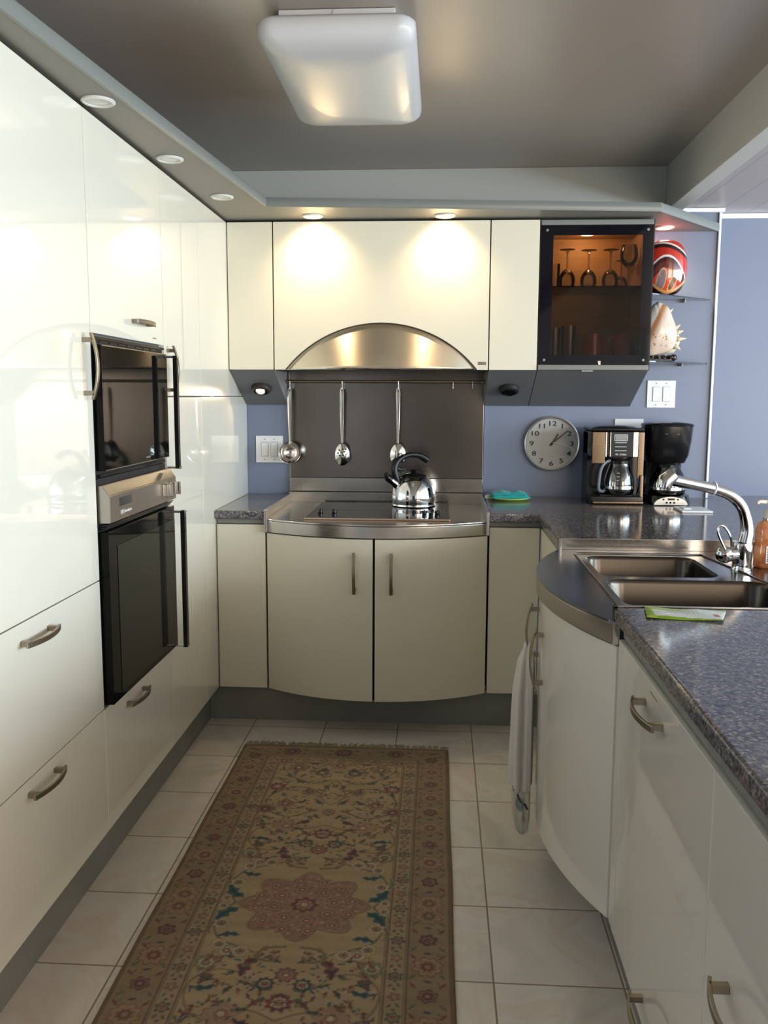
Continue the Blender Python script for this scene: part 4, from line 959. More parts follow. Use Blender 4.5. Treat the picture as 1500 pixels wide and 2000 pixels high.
bm = NB(); tube(bm, [(KX-0.097, KY-0.043, KZ+0.114), (KX-0.114, KY-0.050, KZ+0.128)], [0.0175, 0.016], 20); box(bm, KX-0.126, KX-0.106, KY-0.058, KY-0.042, KZ+0.124, KZ+0.146, 0.004); obj('whistle_cap', bm, M_BLACK, t)
hp = spline([(KX-0.066, KY-0.028, KZ+0.105), (KX-0.082, KY-0.034, KZ+0.155), (KX-0.068, KY-0.028, KZ+0.195), (KX-0.028, KY-0.012, KZ+0.218), (KX+0.020, KY+0.008, KZ+0.217), (KX+0.058, KY+0.022, KZ+0.196)], 6)
bm = NB(); tube(bm, hp, [0.0155+0.0025*math.sin(i*0.25) for i in range(len(hp))], 14, sq=(0.85, 1.0))
tube(bm, [hp[8], hp[8]+Vector((0.02, 0.01, -0.012)), hp[8]+Vector((0.046, 0.018, -0.008))], [0.010, 0.008, 0.004], 10)
obj('handle', bm, mat('soft_black_grip', (0.008, 0.008, 0.008), 0.42), t, ang=1.2)

for ch in [q for q in COL.objects if q.parent == t]:
    ch.data.transform(Matrix.Scale(KS, 4))

# ------------------------------------------------------------------ coffee maker with stainless front
t = empty('coffee_maker', (0.78, 4.08, 0.9203), 'black and bronze steel coffee maker with grey carafe handle, left of two', 'coffee maker')
Z0 = 0.9205; cx0, cx1 = 0.660, 0.893
M_BRONZE = brushed('bronze_toned_steel', (0.125, 0.093, 0.064), 0.28, (4, 4, 4)); M_BRIGHT = mat('bright_steel_strip', (0.55, 0.48, 0.39), 0.25, 1)
bm = NB(); prism(bm, [(cx0, 4.08), (cx0, 4.215), (cx1-0.01, 4.215), (cx1-0.01, 4.08)], Z0, 1.235); box(bm, cx0, cx1-0.006, 3.985, 4.20, 1.128, 1.24, 0.008)
box(bm, cx0+0.002, cx1-0.008, 3.96, 4.20, Z0, Z0+0.036, 0.005); obj('body', bm, M_BLACK, t)
bm = NB(); box(bm, cx0-0.001, cx1-0.004, 3.982, 4.212, 1.2405, 1.256, 0.006); ball(bm, ((cx0+cx1)/2, 4.08, 1.254), 0.10, 1, 0.85, 0.12); obj('lid', bm, M_BLACK, t)
obj('steel_front', B(0.664, 0.7200, 3.976, 3.984, 1.10, 1.238, 0.002), M_BRONZE, t)
bm = NB(); box(bm, 0.862, 0.8885, 3.976, 3.984, 1.04, 1.238, 0.002); box(bm, 0.872, 0.8885, 3.966, 3.984, 0.925, 1.05, 0.003); obj('steel_front', bm, M_BRONZE, t)
obj('base_trim', B(0.670, 0.888, 3.952, 3.9595, Z0+0.004, Z0+0.014, 0.002), M_BRONZE, t)
for a, b in ((0.7205, 0.726), (0.740, 0.7435), (0.840, 0.861)): obj('bright_strip', B(a, b, 3.974, 3.984, 1.13, 1.238, 0.001), M_BRIGHT, t)
pn = obj('control_panel', B(0.744, 0.8395, 3.975, 3.984, 1.13, 1.238, 0.001), M_BLACKM, t)
obj('display', B(0.762, 0.812, 3.9738, 3.9748, 1.203, 1.224, 0.0003), mat('grey_lcd', (0.22, 0.23, 0.22), 0.2), pn)
for z in (1.192, 1.174, 1.157): obj('button', B(0.762, 0.812, 3.9738, 3.9748, z-0.0012, z+0.0012), M_RING, pn)
bm = NB()
for a, b, c_, d_ in ((0.758, 0.816, 1.2255, 1.2275), (0.758, 0.816, 1.1995, 1.2015), (0.758, 0.76, 1.2, 1.2275), (0.814, 0.816, 1.2, 1.2275)): box(bm, a, b, 3.9738, 3.9748, c_, d_)
obj('display_frame', bm, M_RING, pn)
bd = obj('badge', B(0.760, 0.814, 3.9736, 3.9748, 1.1335, 1.147, 0.0004), M_BLACK, pn); text('lettering', 'Mr. Coffee', 0.0115, M_WHITE, bd, (0.787, 3.9733, 1.1402), sx=0.95, shear=0.25)
obj('warming_plate', B(0.705, 0.862, 3.985, 4.075, Z0+0.0362, Z0+0.040, 0.001), M_BLACKM, t)
def carafe(nm, lab, cx_, cy_, z0, R, H, neck, mh, left=True, grp='glass coffee carafes'):
    t = empty(nm, (cx_, cy_, z0), lab, 'carafe', grp)
    pr = [(R*0.80, 0.0), (R*0.93, 0.004), (R, 0.024), (R*1.0, H*0.38), (R*0.90, H*0.62), (R*0.72, H*0.84), (neck, H)]
    sm = spline([(a, 0, b) for a, b in pr], 5); bm = NB(); lathe(bm, [(p.x, p.z) for p in sm]+[(p.x-0.0015, p.z+0.0012 if i else p.z) for i, p in enumerate(reversed(sm))][:-1]+[(R*0.75, 0.003), (0, 0.003), (0, 0)], (cx_, cy_, z0), 48)
    obj('glass_body', bm, M_CLEAR, t, ang=1.2)
    bm = NB(); lathe(bm, [(R*1.003, H*0.19), (R*1.012, H*0.19), (R*1.012, H*0.27), (R*1.003, H*0.27)], (cx_, cy_, z0), 48); obj('steel_band', bm, M_CHROME, t)
    bm = NB(); lathe(bm, [(neck*0.98, H-0.010), (neck*1.06, H-0.010), (neck*1.07, H+0.002), (neck*0.9, H+0.010), (0, H+0.011)], (cx_, cy_, z0), 40); obj('lid', bm, M_BLACK, t)
    if mh:
        s = -1 if left else 1
        bm = NB(); P_ = spline([(cx_+s*neck*0.95, cy_-0.014, z0+H+0.002), (cx_+s*(R*0.98), cy_-0.026, z0+H*0.97), (cx_+s*(R*1.30), cy_-0.034, z0+H*0.78), (cx_+s*(R*1.42), cy_-0.036, z0+H*0.42), (cx_+s*(R*1.40), cy_-0.034, z0+H*0.16), (cx_+s*(R*1.14), cy_-0.026, z0+H*0.10), (cx_+s*R*0.98, cy_-0.018, z0+H*0.14)], 6)
        tube(bm, P_, 0.0075, 12, sq=(0.8, 1.0)); obj('handle', bm, mh, t, ang=1.2)
        P_ = spline([(cx_+s*R*0.98, cy_-0.022, z0+H*0.2), (cx_+s*R*1.02, cy_-0.024, z0+H*0.5), (cx_+s*neck*1.05, cy_-0.02, z0+H*0.93)], 5)
        bm = NB(); tube(bm, P_, 0.005, 10); obj('inner_grip', bm, M_BLACK, t, ang=1.2)
    return t
t2 = carafe('carafe', 'glass coffee carafe with grey loop handle in the left coffee maker', 0.792, 4.014, Z0+0.0405, 0.066, 0.148, 0.044, mat('grey_blue_plastic', (0.13, 0.15, 0.165), 0.45))
for k in range(5): obj('level_mark', B(0.770, 0.782, 3.9515, 3.9522, Z0+0.075+k*0.016, Z0+0.0765+k*0.016), M_WHITE, t2)

# ------------------------------------------------------------------ black drip coffee maker
t = empty('coffee_maker', (1.01, 4.06, 0.9203), 'all-black flared coffee maker with oval silver control panel, right of two', 'coffee maker')
ex = 1.008
def sup(cx_, cy_, hx, hy, n=40, e=0.62): return [(cx_+hx*math.copysign(abs(math.cos(2*PI*k/n))**e, math.cos(2*PI*k/n)), cy_+hy*math.copysign(abs(math.sin(2*PI*k/n))**e, math.sin(2*PI*k/n))) for k in range(n)]
def loft(bm, secs):
    vs = [[bm.verts.new((p[0], p[1], z)) for p in pts] for pts, z in secs]; n = len(vs[0])
    for i in range(len(vs)-1):
        for k in range(n): bm.faces.new((vs[i][k], vs[i][(k+1) % n], vs[i+1][(k+1) % n], vs[i+1][k]))
    bm.faces.new(vs[0]); bm.faces.new(vs[-1]); bmesh.ops.recalc_face_normals(bm, faces=bm.faces)
bm = NB(); loft(bm, [(sup(ex, 4.10, 0.083, 0.075), 1.10), (sup(ex, 4.085, 0.093, 0.090), 1.135), (sup(ex, 4.08, 0.101, 0.10), 1.20), (sup(ex, 4.08, 0.106, 0.104), 1.262)]); obj('brew_housing', bm, M_BLACK, t, ang=0.8)
bm = NB(); loft(bm, [(sup(ex, 4.08, 0.108, 0.106), 1.2625), (sup(ex, 4.08, 0.109, 0.107), 1.268), (sup(ex, 4.08, 0.104, 0.102), 1.274), (sup(ex, 4.08, 0.05, 0.05), 1.281)]); obj('lid', bm, M_BLACK, t, ang=0.8)
bm = NB(); loft(bm, [(sup(ex, 4.155, 0.095, 0.035), 0.9605), (sup(ex, 4.155, 0.088, 0.035), 1.03), (sup(ex, 4.15, 0.085, 0.038), 1.12)]); obj('water_column', bm, M_BLACK, t, ang=0.8)
bm = NB(); loft(bm, [(sup(ex, 4.07, 0.098, 0.118), 0.9205), (sup(ex, 4.07, 0.099, 0.119), 0.935), (sup(ex, 4.072, 0.095, 0.114), 0.960)]); obj('base', bm, M_BLACK, t, ang=0.8)
bm = NB(); pts = [(0.072*math.cos(a), 0.036*math.sin(a)) for a in [PI*i/24 for i in range(25)]]
prism(bm, [(ex-0.004+p[0], 0.9235+p[1]) for p in pts], 3.9385, 3.9505, 'y', 0.001); cp = obj('control_panel', bm, mat('silver_painted_panel', (0.62, 0.58, 0.52), 0.35, 0.4), t)
obj('display', B(ex-0.018, ex+0.012, 3.9375, 3.9384, 0.9445, 0.9535), M_BLACK, cp)
for x, z in ((ex-0.036, 0.948), (ex+0.026, 0.948), (ex-0.022, 0.934), (ex-0.006, 0.934), (ex+0.010, 0.934)):
    bm = NB(); cyl(bm, (x, 3.9384, z), 0.0042, 0.0015, 'y', 16); obj('button', bm, M_BLACK, cp)
obj('label_line', B(ex-0.03, ex+0.03, 3.9785, 3.9795, 1.2295, 1.2315), M_KICK, t)
carafe('carafe', 'glass coffee carafe under the all-black coffee maker, partly behind the faucet', ex, 4.03, 0.9608, 0.078, 0.132, 0.048, None)

# ------------------------------------------------------------------ small things on the worktops
PX, PY, PZ = 0.318, 4.10, 0.9203
bm = NB(); lathe(bm, [(0, 0.003), (0.055, 0.0), (0.075, 0.001), (0.098, 0.011), (0.0975, 0.013), (0.072, 0.005), (0, 0.005)], (PX, PY, PZ), 48, 1, 0.8); tag(obj('plate', bm, mat('lime_green_plate', (0.50, 0.72, 0.16), 0.3), origin=(PX, PY, PZ)), 'small lime green plate under the folded teal cloth', 'plate')
bm = NB()
def soft_slab(bm, cx_, cy_, z0, hx, hy, h, r, rot=0, wob=0.004, seed=1, nx=20, ny=14):
    rg = random.Random(seed); ph = [rg.uniform(0, 6) for _ in range(6)]; top = []; bot = []
    for i in range(nx+1):
        a, b = [], []
        for j in range(ny+1):
            u = -1+2*i/nx; v_ = -1+2*j/ny
            e = (1-abs(u)**5)*(1-abs(v_)**5)
            x = hx*u*(1-0.06*abs(v_)**3); y = hy*v_*(1-0.06*abs(u)**3)
            x, y = x*math.cos(rot)-y*math.sin(rot), x*math.sin(rot)+y*math.cos(rot)
            wv_ = wob*(math.sin(7*u+ph[0])+math.sin(6*v_+ph[1]+2*u)+0.6*math.sin(11*u*v_+ph[2]))
            a.append(bm.verts.new((cx_+x, cy_+y, z0+h*(0.35+0.65*max(e, 0)**0.4)+wv_*max(e, 0)))); b.append(bm.verts.new((cx_+x, cy_+y, z0)))
        top.append(a); bot.append(b)
    for i in range(nx):
        for j in range(ny):
            bm.faces.new((top[i][j], top[i+1][j], top[i+1][j+1], top[i][j+1])); bm.faces.new((bot[i][j], bot[i][j+1], bot[i+1][j+1], bot[i+1][j]))
    for i in range(nx): bm.faces.new((top[i][0], bot[i][0], bot[i+1][0], top[i+1][0])); bm.faces.new((top[i][ny], top[i+1][ny], bot[i+1][ny], bot[i][ny]))
    for j in range(ny): bm.faces.new((top[0][j], top[0][j+1], bot[0][j+1], bot[0][j])); bm.faces.new((top[nx][j], bot[nx][j], bot[nx][j+1], top[nx][j+1]))
    bmesh.ops.recalc_face_normals(bm, faces=bm.faces)
soft_slab(bm, PX, PY, PZ+0.0125, 0.088, 0.055, 0.015, 0.01, 0.06, 0.0018, 3); soft_slab(bm, PX-0.006, PY+0.004, PZ+0.026, 0.082, 0.050, 0.013, 0.01, 0.02, 0.002, 5)
M_TEAL = mat('teal_microfibre', (0.0, 0.30, 0.29), 0.9, sheen=0.3); bump(M_TEAL, noise(M_TEAL, coords(M_TEAL), 500, 2), 0.4, 0.001)
tag(obj('folded_cloth', bm, M_TEAL, origin=(PX, PY, PZ+0.012), ang=2), 'folded teal cloth lying on the lime green plate', 'cloth')
bm = NB(); soft_slab(bm, 0.222, 4.13, 0.9205, 0.016, 0.014, 0.020, 0.01, 0.3, 0.001, 9, 8, 8); tag(obj('crumpled_tissue', bm, M_WHITE, origin=(0.222, 4.13, 0.9205), ang=2), 'small white crumpled scrap at the left edge of the lime green plate', 'tissue')
t = empty('plastic_plate', (1.053, 3.78, 0.9203), 'flat white plastic wall plate lying on the granite right of the coffee makers', 'plate')
bm = NB(); box(bm, 0.992, 1.116, 3.705, 3.855, 0.9205, 0.9285, 0.002); obj('base', bm, M_WHITE, t)
bm = NB(); box(bm, 1.01, 1.04, 3.75, 3.82, 0.9286, 0.934, 0.002); obj('raised_pad', bm, M_WHITE, t)
# cord loop under the faucet head
bm = NB(); tube(bm, [(1.06+0.018*math.cos(a), 3.96+0.01*math.sin(a), 0.942+0.020*math.sin(a)) for a in [2*PI*i/20 for i in range(20)]], 0.0022, 8, closed=True); tag(obj('cable_loop', bm, M_BLACK, origin=(1.06, 3.96, 0.922)), 'thin black cable loop on the counter behind the faucet neck', 'cable')
# seasoning pouch
q4 = [Vector(p) for p in ((0.462, 2.003, 0.921), (0.632, 1.968, 0.921), (0.600, 1.885, 0.921), (0.446, 1.905, 0.921))]
bm = NB(); nx, ny = 26, 14; gt, gb = [], []
for i in range(nx+1):
    a, b = [], []
    for j in range(ny+1):
        u, v_ = i/nx, j/ny; p = (q4[0]*(1-u)+q4[1]*u)*(1-v_)+(q4[3]*(1-u)+q4[2]*u)*v_
        e = (math.sin(PI*u)**0.6)*(math.sin(PI*v_)**0.6) if 0 < u < 1 and 0 < v_ < 1 else 0
        lift = 0.010*abs(u-0.45)**1.5+0.0025*math.sin(9*u+2)*math.sin(3*v_+1)*e
        a.append(bm.verts.new((p.x, p.y, p.z+0.0012+0.007*e+lift))); b.append(bm.verts.new((p.x, p.y, p.z+lift*0.9)))
    gt.append(a); gb.append(b)
for i in range(nx):
    for j in range(ny): bm.faces.new((gt[i][j], gt[i][j+1], gt[i+1][j+1], gt[i+1][j])); bm.faces.new((gb[i][j], gb[i+1][j], gb[i+1][j+1], gb[i][j+1]))
for i in range(nx): bm.faces.new((gt[i][0], gt[i+1][0], gb[i+1][0], gb[i][0])); bm.faces.new((gt[i][ny], gb[i][ny], gb[i+1][ny], gt[i+1][ny]))
for j in range(ny): bm.faces.new((gt[0][j], gb[0][j], gb[0][j+1], gt[0][j+1])); bm.faces.new((gt[nx][j], gt[nx][j+1], gb[nx][j+1], gb[nx][j]))
bmesh.ops.recalc_face_normals(bm, faces=bm.faces); bmesh.ops.subdivide_edges(bm, edges=bm.edges[:], cuts=2, use_grid_fill=True)
o = obj('foil_pouch', bm, vcol_mat('printed_foil', 0.3, 0.3), origin=(0.53, 1.94, 0.9205), ang=1.5)
tag(o, 'small green and white foil pouch lying on the granite by the sink', 'packet')
def pouch(co):
    x = co[:, 0]; y = co[:, 1]; A = (q4[0]-Vector((0.53, 1.94, 0))); u = (x-A.x)/0.17; v_ = (A.y-y-0.035*u)/0.095
    c = np.tile(np.array([0.62, 0.66, 0.60], 'f'), (len(x), 1)); g = np.array([0.36, 0.56, 0.04])
    edge = 0.30+0.10*np.sin(4*u+1); c[v_ < edge] = g; c[v_ > 0.93] = g*0.6; c[(u < 0.03)] = g*0.8
    for k in range(9):
        uu = 0.18+k*0.045; c[(np.abs(u-uu-0.04*v_) < 0.006) & (v_ > 0.45) & (v_ < 0.62+0.05*(k % 3))] = (0.30, 0.38, 0.26)
    c[(np.abs(u-0.78) < 0.035) & (np.abs(v_-0.68) < 0.10)] = (0.35, 0.10, 0.03)
    return c
paint_verts(o, pouch)
# soap bottle
SX_, SY_ = 0.985, 2.715; SZ_ = ZD+0.0005
t = empty('soap_bottle', (SX_, SY_, SZ_), 'orange pump soap bottle with cream pump behind the sink', 'bottle')
M_SOAP = mat('amber_soap_plastic', (0.62, 0.20, 0.07), 0.25, coat=0.4)
lk(M_SOAP, ramp(M_SOAP, noise(M_SOAP, coords(M_SOAP, (1, 1, 1.6)), 22, 4, 0.6), [(0.35, (0.46, 0.12, 0.035)), (0.5, (0.66, 0.24, 0.09)), (0.66, (0.72, 0.36, 0.18))]), bsdf(M_SOAP).inputs['Base Color'])
bm = NB(); lathe(bm, [(0, 0), (0.038, 0), (0.041, 0.004), (0.0405, 0.060), (0.0375, 0.066), (0.0395, 0.074), (0.039, 0.115), (0.033, 0.133), (0.018, 0.142), (0.016, 0.146), (0, 0.146)], (SX_, SY_, SZ_), 40, 1, 0.75); bd = obj('body', bm, M_SOAP, t, ang=1.0)
bm = NB(); lathe(bm, [(0.0175, 0.143), (0.019, 0.143), (0.019, 0.148), (0, 0.148)], (SX_, SY_, SZ_), 28); obj('neck_ring', bm, M_CHROME, t)
M_PUMP = mat('cream_plastic', (0.75, 0.70, 0.60), 0.35)
bm = NB(); lathe(bm, [(0.019, 0.1482), (0.0185, 0.166), (0.013, 0.173), (0.007, 0.177), (0.0065, 0.188), (0.016, 0.190), (0.017, 0.198), (0.012, 0.203), (0, 0.203)], (SX_, SY_, SZ_), 28)
tube(bm, [(SX_-0.008, SY_-0.002, SZ_+0.196), (SX_-0.034, SY_-0.008, SZ_+0.199), (SX_-0.044, SY_-0.010, SZ_+0.194)], [0.007, 0.0055, 0.005], 12); obj('pump', bm, M_PUMP, t, ang=1.0)
bm = NB()
for k in range(8): box(bm, SX_-0.012, SX_+0.0, SY_-0.0312, SY_-0.0303, SZ_+0.022+k*0.0052, SZ_+0.0248+k*0.0052)
bm2 = NB(); box(bm2, SX_-0.016, SX_+0.004, SY_-0.0302, SY_-0.0293, SZ_+0.016, SZ_+0.068); lb = obj('label', bm2, M_WHITE, bd); obj('barcode', bm, M_BLACKM, lb)

# ------------------------------------------------------------------ towel hanging from the far door handle of the sink unit
t = empty('towel', (0.272, 2.60, 0.10), 'off-white terry dish towel hanging from the sink cabinet handle', 'towel')
M_TOWEL = mat('terry_cotton', (0.70, 0.65, 0.57), 0.95, sheen=0.3); bump(M_TOWEL, noise(M_TOWEL, coords(M_TOWEL), 260, 4), 0.7, 0.003)
def drape(secs, seed, folds=5, amp=0.22, n=60):
    bm = NB(); rg = random.Random(seed); ph = rg.uniform(0, 6); vs = []
    S = []
    for i in range(len(secs)-1):
        for j in range(6):
            u = j/6; S.append([secs[i][k]*(1-u)+secs[i+1][k]*u for k in range(5)])
    S.append(secs[-1])
    for (z, cx_, cy_, hx, hy) in S:
        ring = []
        for k in range(n):
            a = 2*PI*k/n; f = 1+amp*math.sin(folds*a+ph+2.2*z)+0.10*math.sin((folds+4)*a+5*z)
            ring.append(bm.verts.new((cx_+hx*f*math.cos(a), cy_+hy*f*math.sin(a), z)))
        vs.append(ring)
    for i in range(len(vs)-1):
        for k in range(n): bm.faces.new((vs[i][k], vs[i][(k+1) % n], vs[i+1][(k+1) % n], vs[i+1][k]))
    bm.faces.new(vs[0]); bm.faces.new(vs[-1]); bmesh.ops.recalc_face_normals(bm, faces=bm.faces); return bm
bm = drape([(0.668, 0.268, 2.607, 0.010, 0.008), (0.645, 0.266, 2.605, 0.013, 0.012), (0.610, 0.262, 2.595, 0.022, 0.034), (0.52, 0.256, 2.590, 0.027, 0.050), (0.42, 0.254, 2.588, 0.028, 0.052), (0.31, 0.253, 2.588, 0.029, 0.047), (0.235, 0.252, 2.588, 0.030, 0.048), (0.228, 0.252, 2.588, 0.028, 0.046)], 2)
obj('outer_layer', bm, M_TOWEL, t, ang=2.5)
bm = drape([(0.30, 0.256, 2.588, 0.020, 0.036), (0.20, 0.255, 2.588, 0.027, 0.042), (0.14, 0.256, 2.588, 0.026, 0.040), (0.095, 0.258, 2.588, 0.019, 0.028), (0.076, 0.259, 2.588, 0.006, 0.010)], 5, 3, 0.08)
bmesh.ops.subdivide_edges(bm, edges=bm.edges[:], cuts=2, use_grid_fill=True)
o = obj('inner_layer', bm, vcol_mat('terry_print', 0.95, bumps=(260, 0.6, 0.003)), t, ang=2.5)
def towelcol(co):
    x = co[:, 0]; z = co[:, 2]+0.10; y = co[:, 1]
    c = np.tile(np.array([0.60, 0.55, 0.44], 'f'), (len(x), 1)); s_ = x+0.016
    d_ = np.abs(z-(0.215-1.2*(s_+0.02)))+0.004*np.sin(300*x)
    c[(d_ < 0.004)] = (0.06, 0.06, 0.05); blot = ((s_+0.008)/0.012)**2+((z-0.185)/0.022)**2; m_ = (blot < 1)[:, None]
    return np.where(m_ & (c > 0.1), np.array([0.26, 0.29, 0.27]), c)
paint_verts(o, towelcol)

# ------------------------------------------------------------------ persian runner rug, pattern painted on a dense mesh
RX0, RX1, RY0, RY1 = -0.765, 0.049, 1.155, 3.385
rcx, rcy = (RX0+RX1)/2, 2.27; hw, hl = (RX1-RX0)/2, (RY1-RY0)/2
nx, ny = 326, 900
xs_ = np.linspace(-hw, hw, nx+1); ys_ = np.linspace(RY0-rcy, RY1-rcy, ny+1)
X, Y = np.meshgrid(xs_, ys_, indexing='ij')
ax, ay = np.abs(X), np.abs(Y)
rg = np.random.RandomState(11)
FIELD = np.array([0.39, 0.285, 0.155]); BORD = np.array([0.26, 0.185, 0.10]); GUARD = np.array([0.33, 0.25, 0.14]); BRN = np.array([0.13, 0.075, 0.04])
RUST = np.array([0.25, 0.105, 0.07]); PINK = np.array([0.34, 0.20, 0.14]); NAVY = np.array([0.035, 0.035, 0.045]); TEAL = np.array([0.02, 0.10, 0.10]); OLV = np.array([0.12, 0.11, 0.06]); MAR = np.array([0.16, 0.04, 0.035]); CREAM = np.array([0.46, 0.38, 0.24]); TAN = np.array([0.28, 0.19, 0.10])
Cc = np.tile(FIELD, X.shape+(1,)).astype('f')
de = np.minimum(hw-ax, hl-ay)               # distance from the edge
Cc[de < 0.172] = GUARD; Cc[(de < 0.118)] = BORD; Cc[de < 0.012] = BRN*1.3
for e0, e1 in ((0.012, 0.0145), (0.114, 0.118), (0.121, 0.123), (0.166, 0.170), (0.174, 0.176)): Cc[(de > e0) & (de < e1)] = BRN
def blend(mask, col, k=1.0): Cc[mask] = Cc[mask]*(1-k)+col*k
def win(cx_, cy_, r, A, Bm):
    return (np.abs(A-cx_) < r) & (np.abs(Bm-cy_) < r)
def flower(cx_, cy_, r, n, cols, rot=0.0, A=None, Bm=None, sq=1.0, lob=0.22):
    A = ax if A is None else A; Bm = ay if Bm is None else Bm
    m = win(cx_, cy_, r*1.5, A, Bm); dx_ = A[m]-cx_; dy_ = (Bm[m]-cy_)/sq; d_ = np.hypot(dx_, dy_); t_ = np.arctan2(dy_, dx_)+rot
    rr = d_/(r*(1-lob+lob*np.abs(np.cos(n*t_/2)))); sub = Cc[m]
    for k, c_ in zip((1.0, 0.86, 0.56, 0.40, 0.22), cols): sub[rr < k] = c_
    Cc[m] = sub
def leaf(cx_, cy_, ln, wd, ang, col, col2=None, bend=0.0, A=None, Bm=None):
    A = ax if A is None else A; Bm = ay if Bm is None else Bm
    m = win(cx_, cy_, ln*1.2, A, Bm); dx_ = A[m]-cx_; dy_ = Bm[m]-cy_; u = (dx_*math.cos(ang)+dy_*math.sin(ang))/ln; v_ = (-dx_*math.sin(ang)+dy_*math.cos(ang))-bend*ln*(u*u)
    prof_ = wd*np.clip(1-u*u, 0, 1)*(1+0.35*np.sin(u*9)) ; sub = Cc[m]; inside = (np.abs(u) < 1) & (np.abs(v_) < prof_)
    sub[inside] = col
    if col2 is not None: sub[(np.abs(u) < 0.8) & (np.abs(v_) < prof_*0.4)] = col2
    Cc[m] = sub
def vine(pts, wd, col):
    P_ = spline([(p[0], p[1], 0) for p in pts], 22)
    for p in P_:
        m = win(p.x, p.y, wd*1.3, ax, ay); sub = Cc[m]; sub[np.hypot(ax[m]-p.x, ay[m]-p.y) < wd] = col; Cc[m] = sub
# main border: alternating palmettes and rosettes, sprigs between
seq = [(RUST*0.9, BORD*1.2, RUST, BRN, TAN), (NAVY, MAR, TAN, NAVY, RUST), (RUST*0.8, BORD*1.2, RUST, MAR, TAN), (NAVY, RUST, NAVY, MAR, PINK)]
k = 0; y = 0.03
while y < hl-0.11:
    big = k % 2 == 0; r = 0.042 if big else 0.026
    flower(hw-0.066, y, r, 8 if big else 6, seq[k % 4], 0.3, sq=1.0, lob=0.30)
    for s_ in (-1, 1):
        for q in (-1, 1): leaf(hw-0.066+s_*0.036, y+q*0.038, 0.014, 0.004, 0.9*s_*q, OLV if q > 0 else MAR)
    leaf(hw-0.066, y+0.056, 0.012, 0.004, 0.2, NAVY); leaf(hw-0.04, y+0.062, 0.008, 0.003, 1.2, OLV)
    y += 0.108; k += 1
k = 0; x = 0.0
while x < hw-0.02:
    flower(x, hl-0.066, 0.036 if k % 2 == 0 else 0.024, 8, seq[(k+1) % 4], 0.1); leaf(x+0.05, hl-0.05, 0.012, 0.004, 0.6, NAVY); leaf(x+0.052, hl-0.085, 0.012, 0.004, -0.6, MAR); x += 0.1015; k += 1
# inner guard: little flowers and commas
y = 0.0; k = 0
while y < hl-0.16:
    flower(hw-0.144, y, 0.0165 if k % 2 else 0.020, 5 if k % 2 else 6, (BRN, RUST, GUARD, MAR, CREAM) if k % 2 else (NAVY, OLV, GUARD, MAR, RUST), 0.4*k, lob=0.4)
    leaf(hw-0.135, y+0.030, 0.010, 0.0035, 1.0, OLV); leaf(hw-0.155, y+0.033, 0.009, 0.003, -1.0, MAR); leaf(hw-0.145, y+0.045, 0.007, 0.003, 0.2, NAVY)
    y += 0.072; k += 1
x = 0.0; k = 0
while x < hw-0.14:
    flower(x, hl-0.144, 0.018, 6, (BRN, RUST, GUARD, MAR, CREAM), 0.4*k, lob=0.4); leaf(x+0.03, hl-0.138, 0.009, 0.0035, 0.5, OLV); leaf(x+0.043, hl-0.15, 0.008, 0.003, -0.5, MAR); x += 0.068; k += 1
# field vines
vine([(0.03, 0.25), (0.11, 0.21), (0.20, 0.16), (0.225, 0.07), (0.19, 0.0)], 0.0030, OLV)
vine([(0.0, 0.46), (0.07, 0.43), (0.15, 0.47), (0.215, 0.42), (0.225, 0.34), (0.17, 0.29), (0.10, 0.30)], 0.0036, TAN*0.8)
vine([(0.06, 0.55), (0.13, 0.51), (0.20, 0.55), (0.222, 0.64), (0.17, 0.72), (0.09, 0.73), (0.04, 0.68)], 0.0036, OLV)
vine([(0.02, 0.80), (0.08, 0.77), (0.16, 0.82), (0.21, 0.90), (0.19, 0.98)], 0.0032, OLV)
vine([(0.0, 0.60), (0.04, 0.66), (0.03, 0.74), (0.0, 0.80)], 0.0028, TAN*0.7)
vine([(0.10, 0.88), (0.05, 0.93), (0.0, 0.90)], 0.003, OLV)
# large palmettes
for cx_, cy_, r, cols in ((0.125, 0.445, 0.046, (TAN, PINK, TAN*1.2, RUST, CREAM)), (0.215, 0.56, 0.034, (OLV, RUST, NAVY, MAR, PINK)), (0.155, 0.605, 0.030, (NAVY, PINK, MAR, RUST, CREAM)),
                          (0.085, 0.70, 0.030, (OLV, TAN, NAVY, RUST, TAN)), (0.205, 0.735, 0.034, (RUST, MAR, PINK, RUST, CREAM)), (0.06, 0.86, 0.028, (NAVY, OLV, RUST, TAN, CREAM)), (0.155, 0.90, 0.040, (OLV, TAN, RUST, OLV, CREAM)),
                          (0.205, 0.265, 0.036, (TAN, OLV*1.5, CREAM, OLV, TAN)), (0.165, 0.215, 0.024, (OLV, CREAM, TAN, MAR, CREAM)), (0.045, 0.335, 0.026, (OLV, NAVY, CREAM, MAR, RUST)), (0.0, 0.40, 0.036, (RUST, MAR, CREAM, RUST, PINK)),
                          (0.0, 0.55, 0.024, (MAR, RUST, CREAM, NAVY, PINK)), (0.0, 0.30, 0.030, (NAVY, RUST, PINK, MAR, CREAM)), (0.0, 0.93, 0.036, (RUST, PINK, OLV, MAR, CREAM)), (0.22, 0.96, 0.030, (RUST, PINK, OLV, MAR, CREAM))):
    flower(cx_, cy_, r, 9, cols, 0.2, lob=0.3)
